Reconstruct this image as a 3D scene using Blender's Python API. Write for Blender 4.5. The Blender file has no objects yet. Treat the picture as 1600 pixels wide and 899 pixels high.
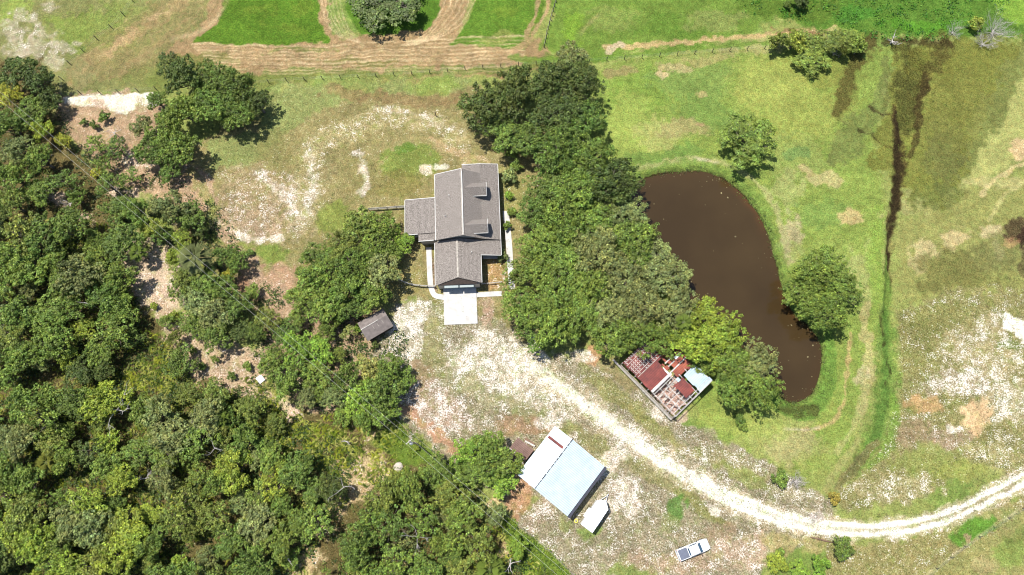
import bpy, math, random
import numpy as np
from mathutils import Vector, Matrix
R = math.radians
scene = bpy.context.scene
COL = scene.collection
random.seed(11)

# ------------------------------------------------------------------ camera, sky, sun, exposure
CAM_H, TILT, FOC = 125.0, R(15), 1080.0
cam_d = bpy.data.cameras.new('camera'); cam_d.sensor_width = 36; cam_d.lens = 36*FOC/1600
cam_d.clip_start = 1; cam_d.clip_end = 6000
cam = bpy.data.objects.new('camera', cam_d); COL.objects.link(cam)
cam.location = (0, 0, CAM_H); cam.rotation_euler = (TILT, 0, 0)
scene.camera = cam
SUN_EL, SUN_AZ = R(68), R(143)          # azimuth of the sun seen from the scene, counter-clockwise from +X
world = bpy.data.worlds.new('World'); scene.world = world; world.use_nodes = True
wn = world.node_tree; bg = wn.nodes['Background']
sky = wn.nodes.new('ShaderNodeTexSky'); sky.sky_type = 'NISHITA'; sky.sun_disc = False
sky.sun_elevation = SUN_EL; sky.sun_rotation = math.pi/2 - SUN_AZ
wn.links.new(sky.outputs[0], bg.inputs[0]); bg.inputs[1].default_value = 0.10
sun_d = bpy.data.lights.new('sun', 'SUN'); sun_d.energy = 5.0; sun_d.angle = R(0.5); sun_d.color = (1, .955, .88)
sun = bpy.data.objects.new('sun', sun_d); COL.objects.link(sun)
sv = Vector((math.cos(SUN_EL)*math.cos(SUN_AZ), math.cos(SUN_EL)*math.sin(SUN_AZ), math.sin(SUN_EL)))
sun.rotation_euler = (-sv).to_track_quat('-Z', 'Y').to_euler(); sun.location = sv*300
scene.view_settings.view_transform = 'Standard'; scene.view_settings.look = 'None'
scene.view_settings.exposure = 0.50; scene.view_settings.gamma = 1
try: scene.cycles.filter_width = 1.1
except Exception: pass

# ------------------------------------------------------------------ survey coordinates -> metres on the plane of height z
c_, s_ = math.cos(TILT), math.sin(TILT)
def W(px, py, z=0.0):
    x = (px-800)/FOC; y = (449.5-py)/FOC
    t = (z-CAM_H)/(y*s_-c_)
    return (x*t, (y*c_+s_)*t, z)
def metres(px, py, r):                   # size in metres of r picture units near that spot
    y = (449.5-py)/FOC
    return r*CAM_H*.955/(c_-y*s_)/FOC

# ------------------------------------------------------------------ helpers
def mat(name):
    m = bpy.data.materials.new(name); m.use_nodes = True
    return m, m.node_tree.nodes, m.node_tree.links, m.node_tree.nodes['Principled BSDF']
def simple(name, col, rough=.7, metal=0, var=.12, scale=3.0, bump=0):
    m, n, l, b = mat(name)
    b.inputs['Roughness'].default_value = rough; b.inputs['Metallic'].default_value = metal
    tc = n.new('ShaderNodeTexCoord'); no = n.new('ShaderNodeTexNoise'); no.inputs['Scale'].default_value = scale
    no.inputs['Detail'].default_value = 5
    l.new(tc.outputs['Object'], no.inputs['Vector'])
    r = n.new('ShaderNodeValToRGB'); r.color_ramp.elements[0].position = .3; r.color_ramp.elements[1].position = .7
    r.color_ramp.elements[0].color = [v*(1-var) for v in col]+[1]; r.color_ramp.elements[1].color = [min(1, v*(1+var)) for v in col]+[1]
    l.new(no.outputs[0], r.inputs[0]); l.new(r.outputs[0], b.inputs['Base Color'])
    return m
class MB:
    def __init__(s): s.v = []; s.f = []
    def poly(s, pts):
        k = len(s.v); s.v += [tuple(p) for p in pts]; s.f.append(tuple(range(k, k+len(pts)))); return s
    def box(s, c, d, rz=0, taper=1.0):
        k = len(s.v); ca, sa = math.cos(rz), math.sin(rz)
        for dz in (-.5, .5):
            t = taper if dz > 0 else 1
            for dx, dy in ((-.5, -.5), (.5, -.5), (.5, .5), (-.5, .5)):
                x, y = dx*d[0]*t, dy*d[1]*t
                s.v.append((c[0]+x*ca-y*sa, c[1]+x*sa+y*ca, c[2]+dz*d[2]))
        for q in ((3, 2, 1, 0), (4, 5, 6, 7), (0, 1, 5, 4), (1, 2, 6, 5), (2, 3, 7, 6), (3, 0, 4, 7)): s.f.append(tuple(k+i for i in q))
        return s
    def prism(s, pts, z0, z1):
        k = len(s.v); n = len(pts)
        s.v += [(p[0], p[1], z0) for p in pts]+[(p[0], p[1], z1) for p in pts]
        s.f.append(tuple(range(k+n-1, k-1, -1))); s.f.append(tuple(range(k+n, k+2*n)))
        for i in range(n): j = (i+1) % n; s.f.append((k+i, k+j, k+n+j, k+n+i))
        return s
    def slab(s, pts, th):               # top face given as 3D points, thickness downwards
        k = len(s.v); n = len(pts)
        s.v += [(p[0], p[1], p[2]-th) for p in pts]+[tuple(p) for p in pts]
        s.f.append(tuple(range(k+n-1, k-1, -1))); s.f.append(tuple(range(k+n, k+2*n)))
        for i in range(n): j = (i+1) % n; s.f.append((k+i, k+j, k+n+j, k+n+i))
        return s
    def beam(s, a, b, w, h):
        a = Vector(a); b = Vector(b); d = (b-a).normalized()
        u = d.cross(Vector((0, 0, 1)));
        if u.length < 1e-3: u = Vector((1, 0, 0))
        u.normalize(); t = u.cross(d)
        k = len(s.v)
        for p in (a, b):
            for x, y in ((-.5, -.5), (.5, -.5), (.5, .5), (-.5, .5)): s.v.append(tuple(p+u*x*w+t*y*h))
        for q in ((3, 2, 1, 0), (4, 5, 6, 7), (0, 1, 5, 4), (1, 2, 6, 5), (2, 3, 7, 6), (3, 0, 4, 7)): s.f.append(tuple(k+i for i in q))
        return s
    def tube(s, pts, rad, n=6, cap=True):
        k = len(s.v); pts = [Vector(p) for p in pts]
        for i, p in enumerate(pts):
            d = (pts[min(i+1, len(pts)-1)]-pts[max(i-1, 0)]).normalized()
            u = d.cross(Vector((.3, .2, 1)))
            if u.length < 1e-3: u = d.cross(Vector((1, 0, 0)))
            u.normalize(); t = d.cross(u); r = rad[i] if hasattr(rad, '__len__') else rad
            for j in range(n):
                a = 2*math.pi*j/n; s.v.append(tuple(p+u*math.cos(a)*r+t*math.sin(a)*r))
        for i in range(len(pts)-1):
            for j in range(n):
                j2 = (j+1) % n; s.f.append((k+i*n+j, k+i*n+j2, k+(i+1)*n+j2, k+(i+1)*n+j))
        if cap: s.f.append(tuple(range(k+n-1, k-1, -1))); e = k+(len(pts)-1)*n; s.f.append(tuple(range(e, e+n)))
        return s
    def mesh(s, name, material, smooth=False):
        me = bpy.data.meshes.new(name); me.from_pydata(s.v, [], s.f); me.update()
        me.materials.append(material)
        if smooth: me.polygons.foreach_set('use_smooth', [True]*len(me.polygons))
        return me
    def build(s, name, material, parent=None, smooth=False, bevel=0):
        o = bpy.data.objects.new(name, s.mesh(name, material, smooth)); COL.objects.link(o)
        if parent: o.parent = parent
        if bevel:
            b = o.modifiers.new('bevel', 'BEVEL'); b.width = bevel; b.segments = 2; b.limit_method = 'ANGLE'
        return o
def tag(o, label=None, cat=None, group=None, kind=None):
    if label: o['label'] = label
    if cat: o['category'] = cat
    if group: o['group'] = group
    if kind: o['kind'] = kind
    return o
def empty(name, loc, rz=0, label=None, cat=None, group=None):
    o = bpy.data.objects.new(name, None); COL.objects.link(o); o.location = loc; o.rotation_euler = (0, 0, rz)
    o.empty_display_size = .3
    return tag(o, label, cat, group)
def np_mesh(name, V, Q, material, attrs=None, smooth=False, k=4):
    me = bpy.data.meshes.new(name); me.vertices.add(len(V)); me.vertices.foreach_set('co', np.ascontiguousarray(V, dtype=np.float32).ravel())
    n = len(Q); me.loops.add(n*k); me.polygons.add(n)
    me.loops.foreach_set('vertex_index', np.ascontiguousarray(Q, dtype=np.int32).ravel())
    me.polygons.foreach_set('loop_start', np.arange(0, n*k, k, dtype=np.int32))
    me.polygons.foreach_set('use_smooth', np.full(n, smooth))
    me.update(calc_edges=True)
    for nm, arr in (attrs or {}).items():
        a = me.color_attributes.new(nm, 'FLOAT_COLOR', 'POINT')
        c = np.ones((len(V), 4), np.float32); c[:, :3] = arr; a.data.foreach_set('color', c.ravel())
    me.materials.append(material); me.validate()
    return me
def lin(c):
    c = np.array(c, float)/255
    return np.where(c <= .04045, c/12.92, ((c+.055)/1.055)**2.4)

# ------------------------------------------------------------------ numpy value noise
def vnoise(x, y, seed, sc):
    rs = np.random.RandomState(seed); T = rs.rand(256, 256)
    x = x/sc; y = y/sc
    xi = np.floor(x).astype(int); yi = np.floor(y).astype(int); fx = x-xi; fy = y-yi
    fx = fx*fx*(3-2*fx); fy = fy*fy*(3-2*fy)
    g = lambda a, b: T[a & 255, b & 255]
    return (g(xi, yi)*(1-fx)+g(xi+1, yi)*fx)*(1-fy)+(g(xi, yi+1)*(1-fx)+g(xi+1, yi+1)*fx)*fy
def fbm(x, y, seed, sc, o=4):
    r = 0; a = .5; t = 0
    for i in range(o): r = r+a*vnoise(x+i*37.1, y-i*21.7, seed+i, sc/2**i); t += a; a *= .55
    return r/t
def sstep(a, b, x):
    t = np.clip((x-a)/(b-a), 0, 1); return t*t*(3-2*t)
def d_line(X, Y, pts):
    d = np.full(X.shape, 1e9)
    for (x0, y0), (x1, y1) in zip(pts[:-1], pts[1:]):
        dx, dy = x1-x0, y1-y0; L = dx*dx+dy*dy+1e-9
        t = np.clip(((X-x0)*dx+(Y-y0)*dy)/L, 0, 1)
        d = np.minimum(d, np.hypot(X-x0-t*dx, Y-y0-t*dy))
    return d
def d_line_w(X, Y, pts):                 # distance divided by the width given per point
    d = np.full(X.shape, 1e9)
    for (x0, y0, w0), (x1, y1, w1) in zip(pts[:-1], pts[1:]):
        dx, dy = x1-x0, y1-y0; L = dx*dx+dy*dy+1e-9
        t = np.clip(((X-x0)*dx+(Y-y0)*dy)/L, 0, 1)
        d = np.minimum(d, np.hypot(X-x0-t*dx, Y-y0-t*dy)/(w0+(w1-w0)*t)*2)
    return d
def inside(X, Y, poly):
    r = np.zeros(X.shape, bool); n = len(poly)
    for i in range(n):
        x0, y0 = poly[i]; x1, y1 = poly[(i+1) % n]
        if y0 == y1: continue
        c = ((y0 > Y) != (y1 > Y)) & (X < (x1-x0)*(Y-y0)/(y1-y0)+x0)
        r ^= c
    return r
def sdf(X, Y, poly):                      # negative inside
    d = d_line(X, Y, poly+[poly[0]])
    return np.where(inside(X, Y, poly), -d, d)
def pin(x, y, poly): return bool(inside(np.array([float(x)]), np.array([float(y)]), poly)[0])
def smooth_pts(p, it=2, closed=False):
    for _ in range(it):
        q = []
        n = len(p)
        rng = range(n) if closed else range(n-1)
        if not closed: q.append(p[0])
        for i in rng:
            a, b = p[i], p[(i+1) % n]
            q.append(tuple(.75*u+.25*v for u, v in zip(a, b))); q.append(tuple(.25*u+.75*v for u, v in zip(a, b)))
        if not closed: q.append(p[-1])
        p = q
    return p

# ------------------------------------------------------------------ the ground
POND = smooth_pts([(985, 300), (998, 281), (1025, 273), (1060, 267), (1098, 266), (1130, 277), (1160, 301), (1184, 330), (1200, 362), (1210, 400),
        (1219, 435), (1228, 465), (1240, 490), (1268, 515), (1284, 532), (1285, 562), (1281, 592), (1270, 615), (1252, 628), (1236, 630),
        (1214, 612), (1195, 585), (1165, 545), (1125, 520), (1080, 480), (1050, 440), (1020, 390), (995, 345)], 2, True)
DITCH = [(1445, 75, 60), (1440, 130, 50), (1418, 190, 34), (1408, 250, 24), (1402, 300, 20), (1393, 360, 17), (1390, 420, 13), (1386, 470, 8), (1384, 495, 4)]
SWALE = [(1386, 470, 10), (1387, 560, 34), (1384, 640, 40), (1368, 690, 38), (1342, 730, 26), (1318, 758, 10)]
ax = np.concatenate([[-2500, -1200, -600, -350, -230, -180, -150], np.arange(-125, 125.01, .27), [150, 180, 230, 350, 600, 1200, 2500]])
ay = np.concatenate([[-2500, -1200, -600, -300, -150, -80, -45], np.arange(-28, 112.01, .27), [130, 160, 220, 350, 600, 1200, 2500]])
GX, GY = np.meshgrid(ax, ay); shp = GX.shape
gx = GX.ravel(); gy = GY.ravel()
zc = CAM_H*c_+gy*s_
PX = 800+FOC*gx/zc; PY = 449.5-FOC*(gy*c_-CAM_H*s_)/zc
nA = fbm(gx, gy, 5, 9)-.5; nB = fbm(gx, gy, 15, 9)-.5; nC = fbm(gx, gy, 25, 2.2, 3)-.5; nD = fbm(gx, gy, 35, 2.2, 3)-.5
QX = PX+nA*34+nC*16; QY = PY+nB*34+nD*16            # warped coordinates for organic edges
RX = PX+nC*7; RY = PY+nD*7                          # slightly warped for tracks
C = np.zeros((len(gx), 3)); SP = np.zeros((len(gx), 3))   # base colour ; (pale speckle, dark speckle, grass streaks)
ALB = .57
HF = np.clip((fbm(gx, gy, 101, .95, 2)-.5)*1.9+.5, 0, 1); HF2 = np.clip((fbm(gx, gy, 131, 2.6, 3)-.5)*1.9+.5, 0, 1)
def paint(m, col=None, a=1.0, sp=None, dith=True):
    if dith: m = sstep(.12, .88, m+((HF-.5)*1.0+(HF2-.5)*.7)*np.minimum(1, 4*m*(1-m)))
    m = (m*a)[:, None]
    global C, SP
    if col is not None: C = C*(1-m)+lin(col)*ALB*m
    if sp is not None: SP = SP*(1-m)+np.array(sp)*m
def P_(poly, col=None, a=1.0, soft=10, sp=None, rough=True):
    X, Y = (QX, QY) if rough else (RX, RY)
    bx = [p[0] for p in poly]; by = [p[1] for p in poly]
    sel = (X > min(bx)-2*soft) & (X < max(bx)+2*soft) & (Y > min(by)-2*soft) & (Y < max(by)+2*soft)
    m = np.zeros(len(gx)); m[sel] = sstep(soft, -soft, sdf(X[sel], Y[sel], poly)); paint(m, col, a, sp)
def E_(x, y, rx, ry, col=None, a=1.0, soft=.5, sp=None, rot=0, rough=True):
    X, Y = (QX, QY) if rough else (RX, RY)
    ca, sa = math.cos(R(rot)), math.sin(R(rot))
    u = (X-x)*ca+(Y-y)*sa; v = -(X-x)*sa+(Y-y)*ca
    paint(sstep(1+soft, 1-soft, np.hypot(u/rx, v/ry)), col, a, sp)
def L_(pts, w, col=None, a=1.0, soft=4, sp=None, rough=False):
    X, Y = (QX, QY) if rough else (RX, RY)
    if len(pts) > 2: pts = smooth_pts(pts, 2)
    bx = [p[0] for p in pts]; by = [p[1] for p in pts]; e = w+soft+3
    sel = (X > min(bx)-e) & (X < max(bx)+e) & (Y > min(by)-e) & (Y < max(by)+e)
    m = np.zeros(len(gx)); m[sel] = sstep(w/2+soft, w/2-soft, d_line(X[sel], Y[sel], pts)); a_ = a if (w > 5 or rough) else a*np.clip(.25+1.1*HF2+.3*(HF-.5), 0, 1)
    paint(m, col, a_, sp, w > 5 or rough)
def LW_(pts, col=None, a=1.0, soft=.35, sp=None, rough=False):
    X, Y = (QX, QY) if rough else (RX, RY)
    d = d_line_w(X, Y, smooth_pts(pts, 2)); paint(sstep(1+soft, 1-soft, d), col, a, sp)

# pastures: mottled base everywhere
paint(np.ones(len(gx)), (150, 160, 88), 1, (.02, .15, .5))
big = fbm(gx, gy, 60, 16); mid = fbm(gx, gy, 70, 5)
paint(sstep(.5, .68, big), (122, 152, 70), .7); paint(sstep(.52, .7, fbm(gx, gy, 81, 12)), (178, 172, 115), .6)
# top left pasture
P_([(-200, -200), (350, -200), (320, 60), (230, 150), (100, 150), (-200, 130)], (140, 142, 88), 1, 14, (.03, .3, .5))
E_(150, 60, 70, 50, (132, 152, 68), .8); E_(20, 20, 30, 25, (150, 170, 80), .8); E_(200, 30, 60, 30, (140, 155, 80), .6)
for e in ((35, 30, 22, 14), (70, 55, 20, 10), (55, 75, 25, 12), (95, 80, 18, 12), (20, 60, 22, 30), (75, 100, 26, 14), (115, 65, 12, 5), (60, 30, 8, 12), (85, 12, 14, 8)):
    E_(*e, (196, 184, 164), .6, .95, (.55, .35, .3))
E_(130, 115, 20, 25, (150, 142, 100), .7); E_(190, 105, 60, 25, (150, 135, 95), .6, .6, (.1, .4, .4)); E_(220, 120, 50, 18, (125, 135, 70), .6)
for k in range(9):
    x = 170+k*17; L_([(x-20, 80+k*3), (x+5, 45), (x+45, 15-k), (x+80, -15)], 2.2, (185, 160, 120), .55, 2.5, rough=True)
for k, (x, y, w) in enumerate(((175, 70, 9), (205, 55, 7), (235, 40, 8), (262, 25, 6), (150, 100, 6), (215, 95, 8))): L_([(x-40, y+30), (x, y), (x+40, y-32), (x+75, y-58)], w, (176, 150, 110), .6, 6, (.1, .4, .2), True)
P_([(140, 60), (300, -40), (360, -40), (290, 60), (240, 110), (130, 130)], (150, 136, 92), .5, 16, (.05, .45, .4))
E_(190, 70, 26, 8, (196, 166, 124), .6, .7, None, -38); E_(240, 25, 20, 5, (200, 172, 130), .6, .7, None, -30)
# bright green fields and the mown tan turns round them
P_([(290, 60), (430, 60), (520, 68), (560, 62), (700, 62), (830, 70), (850, 95), (860, 112), (600, 122), (410, 128), (330, 120), (250, 90)], (168, 142, 104), 1, 9, (.05, .35, .2))
P_([(340, -60), (505, -60), (525, 60), (560, 75), (560, -60), (740, -60), (720, 45), (800, 75), (640, 90), (400, 95), (270, 75), (330, 30)], (172, 146, 108), 1, 8, (.05, .3, .2))
P_([(250, 95), (420, 112), (600, 108), (800, 98), (920, 90), (930, 104), (740, 112), (560, 124), (400, 130), (230, 140)], (128, 138, 72), 1, 7, (.05, .4, .5))
P_([(362, -80), (494, -80), (498, 30), (513, 64), (420, 71), (345, 69), (298, 64), (342, 40)], (104, 140, 42), 1, 4, (0, .3, 1), False)
P_([(755, -80), (862, -80), (848, 30), (832, 62), (818, 78), (770, 74), (704, 70), (735, 28)], (110, 146, 50), 1, 4, (0, .3, 1), False)
for e in ((400, 20, 26, 8), (450, 45, 30, 7), (470, 10, 16, 12), (790, 20, 18, 10), (830, 40, 12, 14)): E_(*e, (134, 156, 56), .45, .8)
E_(775, 60, 18, 10, (170, 165, 100), .5)
P_([(533, -80), (690, -80), (686, 20), (672, 42), (600, 58), (562, 54), (540, 20)], (92, 130, 40), 1, 4, (0, .3, .6), False)
E_(310, 95, 60, 10, (120, 128, 62), .7); E_(470, 78, 60, 4, (110, 130, 55), .7); E_(560, 98, 60, 5, (120, 128, 62), .7)
for k, (y, a) in enumerate(((70, .9), (75, .5), (80, .9), (85, .6), (90, .9), (95, .6), (99, .8), (104, .5), (109, .6), (114, .4))):
    x1 = 560 if k > 1 else 520
    L_([(300+k*4, y-2), (400, y+2), (500, y+(3 if k < 6 else 0)), (600, y-4+k % 3), (720, y-10+k), (820, y-14+k)][:6], 1.6, (232, 208, 166), min(1, a*1.1), 1.5)
    L_([(330, y+3), (450, y+5), (560, y+1), (700, y-6)], 1.2, (112, 96, 60), a*.7, 1.4)
for k in range(6):
    L_([(500+k*6, -20), (503+k*6, 15), (512+k*6, 42), (532+k*5, 60), (560+k*2, 68+k)], 1.5, (230, 206, 166), .9, 1.4)
    L_([(748-k*9, -20), (738-k*9, 12), (718-k*8, 40), (690-k*6, 58), (650-k*4, 70)], 1.5, (230, 206, 166), .9, 1.4)
    L_([(503+k*6, -20), (506+k*6, 15), (515+k*6, 42), (535+k*5, 60)], 1, (112, 100, 66), .5, 1.3)
L_([(356, -10), (350, 15), (335, 35), (305, 52), (270, 62)], 5, (205, 182, 142), .8, 4); L_([(345, -10), (330, 25), (290, 48)], 2, (120, 110, 66), .5, 2)
P_([(868, -80), (1250, -80), (1240, 30), (1100, 68), (930, 88), (830, 85), (858, 40)], (118, 146, 60), 1, 6, (.02, .2, .7))
E_(960, 30, 50, 20, (142, 158, 82), .7); E_(1040, 40, 60, 20, (100, 135, 48), .6); E_(1120, 25, 40, 16, (140, 150, 85), .7); E_(890, 50, 16, 30, (128, 165, 50), .7)
L_([(842, -10), (838, 20), (826, 45), (822, 65), (800, 82)], 7, (190, 160, 122), .9, 3); L_([(862, -10), (852, 20), (838, 45), (826, 66), (804, 84)], 6, (190, 160, 122), .9, 3)
L_([(850, -10), (846, 20), (832, 48)], 3, (110, 130, 55), .8, 2); L_([(935, 22), (915, 42), (905, 55)], 5, (175, 160, 112), .6, 4)
L_([(945, 72), (1000, 72), (1060, 66), (1120, 62), (1180, 56), (1250, 50), (1312, 40)], 7, (196, 170, 122), .9, 4, (.2, .2, .2)); E_(960, 72, 12, 5, (215, 195, 165), .8); E_(1250, 50, 40, 5, (150, 118, 86), .8, .4, None, -6)
L_([(800, 92), (900, 96), (1000, 85), (1100, 74), (1200, 66)], 9, (108, 142, 52), .8, 5)
# lush top right
P_([(1150, -80), (1700, -80), (1700, 58), (1560, 58), (1470, 60), (1380, 65), (1330, 60), (1300, 40), (1240, 36), (1180, 20)], (100, 138, 52), 1, 7, (0, .45, .9))
P_([(1130, -80), (1290, -80), (1320, 20), (1240, 34), (1190, 26), (1150, 5)], (104, 132, 50), .9, 6, (0, .5, .9)); P_([(1510, -80), (1700, -80), (1700, 48), (1600, 46), (1560, 25)], (140, 176, 66), .9, 12, (0, .2, .8))
E_(1450, 45, 60, 10, (96, 160, 40), .6); E_(1340, 20, 40, 12, (80, 145, 50), .6)
# pasture right of the oaks
P_([(925, 100), (1200, 82), (1330, 75), (1380, 70), (1380, 480), (1340, 700), (1180, 780), (1100, 660), (940, 300)], (140, 160, 76), 1, 14, (.02, .15, .6))
for e, c, a in (((1000, 150, 50, 40), (128, 158, 66), .7), ((1080, 130, 60, 30), (126, 152, 78), .7), ((1110, 180, 50, 30), (120, 150, 74), .7), ((980, 200, 40, 50), (160, 176, 88), .7), ((1035, 210, 50, 20), (176, 178, 108), .7),
        ((1040, 245, 60, 12), (112, 146, 70), .7), ((965, 110, 26, 8), (160, 150, 100), .9), ((1055, 108, 30, 9), (184, 172, 122), .9), ((1100, 95, 40, 8), (170, 162, 105), .8), ((1040, 120, 12, 5), (215, 195, 150), .9),
        ((1100, 152, 10, 8), (190, 178, 120), .9), ((1070, 205, 40, 14), (172, 162, 110), .7), ((1095, 200, 8, 6), (190, 160, 120), .7), ((1250, 180, 70, 60), (158, 168, 84), .8), ((1200, 130, 60, 40), (164, 172, 88), .7), ((1290, 110, 30, 30), (142, 150, 72), .8),
        ((1250, 250, 50, 40), (150, 165, 88), .8), ((1245, 240, 22, 10), (110, 148, 84), .6), ((1292, 278, 26, 12), (196, 184, 130), .8), ((1262, 266, 14, 8), (188, 172, 124), .8), ((1230, 300, 25, 30), (170, 176, 110), .7), ((1290, 330, 50, 20), (122, 152, 76), .6),
        ((1330, 332, 24, 13), (196, 176, 124), .9), ((1240, 370, 18, 36), (178, 168, 128), .9), ((1300, 390, 60, 20), (150, 168, 84), .7), ((1345, 430, 24, 50), (172, 176, 112), .7), ((1370, 400, 12, 80), (140, 168, 72), .7),
        ((1355, 560, 8, 90), (182, 172, 118), .8), ((1345, 590, 12, 16), (214, 196, 160), .6), ((1210, 690, 60, 40), (172, 172, 108), .6), ((1150, 660, 60, 30), (158, 172, 86), .7), ((1240, 700, 50, 20), (186, 176, 126), .6), ((1290, 720, 40, 30), (150, 162, 84), .6)):
    E_(*e, c, a)
L_([(1000, 262), (1060, 250), (1110, 250), (1150, 262), (1190, 292), (1215, 330), (1228, 380)], 9, (180, 178, 122), .7, 5); L_([(1085, 248), (1120, 254)], 3, (220, 205, 185), .8, 3)
L_([(1330, 520), (1322, 590), (1318, 640), (1290, 668), (1255, 672)], 6, (192, 170, 116), .85, 4); L_([(1310, 520), (1308, 590), (1300, 640), (1275, 665)], 4, (160, 170, 84), .8, 4)
L_([(1352, 560), (1350, 620), (1335, 668), (1310, 705)], 9, (178, 176, 116), .7, 6); L_([(1340, 690), (1305, 740), (1290, 770)], 12, (176, 172, 112), .6, 6)
# marsh
P_([(1390, 66), (1600, 60), (1570, 180), (1520, 310), (1480, 340), (1420, 310), (1370, 250), (1380, 160)], (124, 128, 58), .9, 16, (0, .55, .6))
P_([(1530, 150), (1600, 60), (1720, 60), (1720, 220), (1540, 300), (1490, 330)], (124, 132, 74), .8, 20, (0, .4, .4))
P_([(1585, 130), (1720, 60), (1720, 260), (1600, 250), (1520, 310), (1500, 300), (1545, 220)], (176, 178, 108), .85, 12, (.05, .2, .4))
LW_([(1400, 70, 20), (1430, 105, 60), (1425, 150, 50), (1415, 185, 34)], (98, 100, 50), .85, .7, (0, 1.0, .4), True)
LW_([(1375, 100, 10), (1375, 160, 34), (1330, 220, 60), (1310, 250, 20)], (112, 118, 70), .6, .5, None, True)
E_(1475, 245, 30, 60, (112, 116, 66), .7); E_(1500, 170, 40, 60, (130, 132, 66), .6); E_(1450, 100, 40, 30, (122, 124, 56), .7)
L_([(1375, 68), (1420, 66), (1480, 66)], 7, (70, 60, 38), .8, 5, (0, .9, 0), True)
LW_([(1470, 66, 26), (1460, 95, 22), (1446, 125, 26), (1436, 150, 16)], (92, 84, 46), .6, .9, (0, 1.05, .2), True)
LW_([(1445, 120, 14), (1436, 190, 10), (1420, 240, 8)], (70, 56, 34), .7, .6, (0, .9, .1), True)
LW_([(1396, 165, 6), (1398, 200, 12), (1406, 230, 18), (1405, 270, 20), (1400, 310, 15), (1394, 350, 15), (1390, 400, 13), (1387, 440, 9), (1385, 480, 8), (1384, 500, 3)], (88, 78, 44), .9, .8, (0, 1.0, .05), False)
LW_([(1399, 175, 6), (1405, 240, 12), (1404, 275, 14), (1396, 340, 10), (1390, 400, 8), (1387, 450, 5)], (56, 44, 30), .85, .9, (0, .9, 0), False)
L_([(1352, 160), (1372, 168), (1398, 172)], 4, (66, 54, 34), .8, 3, (0, .9, 0), True); L_([(1350, 200), (1372, 212), (1402, 232)], 4, (66, 58, 34), .8, 3, (0, .9, 0), True); L_([(1372, 196), (1402, 214)], 3, (72, 66, 36), .6, 3)
LW_([(1358, 68, 22), (1340, 95, 24), (1325, 120, 18), (1318, 145, 12), (1312, 175, 14)], (92, 76, 46), .8, .8, (0, 1.05, .1), True)
LW_([(1335, 90, 44), (1318, 130, 36), (1308, 170, 30)], (110, 112, 52), .35, .5, (0, .8, .3), True)
# right side below the marsh
P_([(1400, 350), (1480, 320), (1560, 290), (1720, 250), (1720, 480), (1560, 470), (1400, 470)], (150, 152, 88), .9, 18, (.05, .4, .4))
for e, c, a, sp in (((1455, 390, 26, 18), (206, 190, 142), .75, None), ((1500, 372, 16, 14), (206, 186, 140), .75, None), ((1440, 420, 20, 14), (190, 176, 126), .7, None), ((1545, 365, 20, 10), (206, 190, 146), .8, None), ((1560, 395, 10, 16), (196, 184, 136), .7, None),
        ((1500, 430, 60, 40), (122, 122, 68), .8, (.05, .7, .4)), ((1560, 400, 40, 30), (124, 126, 76), .7, (0, .5, .4)), ((1460, 310, 40, 16), (106, 116, 60), .6, None), ((1592, 362, 22, 15), (86, 68, 54), .85, (0, 1.0, .1)), ((1600, 372, 12, 12), (66, 48, 40), .9, (0, .9, 0)), ((1604, 404, 9, 20), (92, 76, 58), .6, (0, .9, 0)), ((1580, 380, 10, 8), (190, 150, 110), .5, None),
        ((1600, 235, 22, 18), (210, 184, 140), .9, (.3, .1, .1)), ((1560, 290, 50, 10), (186, 180, 122), .7, None)):
    E_(*e, c, a, .5, sp)
L_([(1600, 255), (1560, 275), (1535, 305)], 8, (206, 190, 138), .8, 4); L_([(1600, 285), (1565, 310), (1545, 345)], 6, (190, 184, 124), .6, 4)
P_([(1405, 480), (1490, 460), (1720, 440), (1720, 760), (1560, 740), (1440, 770), (1330, 800), (1300, 780), (1360, 720), (1400, 640)], (156, 152, 100), 1, 14, (.42, .75, .25))
for e, c, a, sp in (((1540, 560, 60, 60), (190, 178, 136), .7, (.7, .7, .1)), ((1510, 600, 40, 24), (200, 190, 160), .6, (.85, .6, 0)), ((1570, 640, 60, 30), (196, 186, 152), .7, (.8, .6, .1)), ((1530, 650, 26, 28), (220, 188, 146), .95, (.15, .1, .1)), ((1445, 634, 30, 16), (196, 162, 114), .9, (.2, .4, .1)),
        ((1490, 600, 60, 20), (190, 176, 150), .6, (.8, .7, 0)), ((1430, 680, 30, 20), (166, 146, 116), .8, (.3, .5, .2)), ((1480, 690, 40, 20), (168, 146, 124), .8, (.4, .5, .2)), ((1490, 675, 12, 8), (224, 214, 200), .9, (.6, .2, 0)), ((1450, 720, 60, 24), (148, 158, 84), .8, (.15, .5, .4)),
        ((1500, 740, 50, 14), (160, 170, 84), .7, (.1, .3, .4)), ((1555, 710, 50, 20), (180, 172, 122), .7, (.6, .6, .2)), ((1430, 540, 26, 60), (150, 150, 92), .6, (.3, .8, .3)), ((1575, 545, 20, 8), (122, 142, 66), .8, None), ((1470, 500, 60, 20), (142, 144, 84), .6, (.15, .8, .3)),
        ((1400, 760, 70, 22), (178, 170, 124), .8, (.6, .7, .2)), ((1425, 645, 10, 6), (110, 130, 60), .5, None)):
    E_(*e, c, a, .5, sp)
for e in ((1580, 497, 10, 6), (1586, 512, 20, 14), (1598, 524, 18, 12)): E_(*e, (250, 246, 236), 1, .25, (.6, 0, 0), 30)
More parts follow.
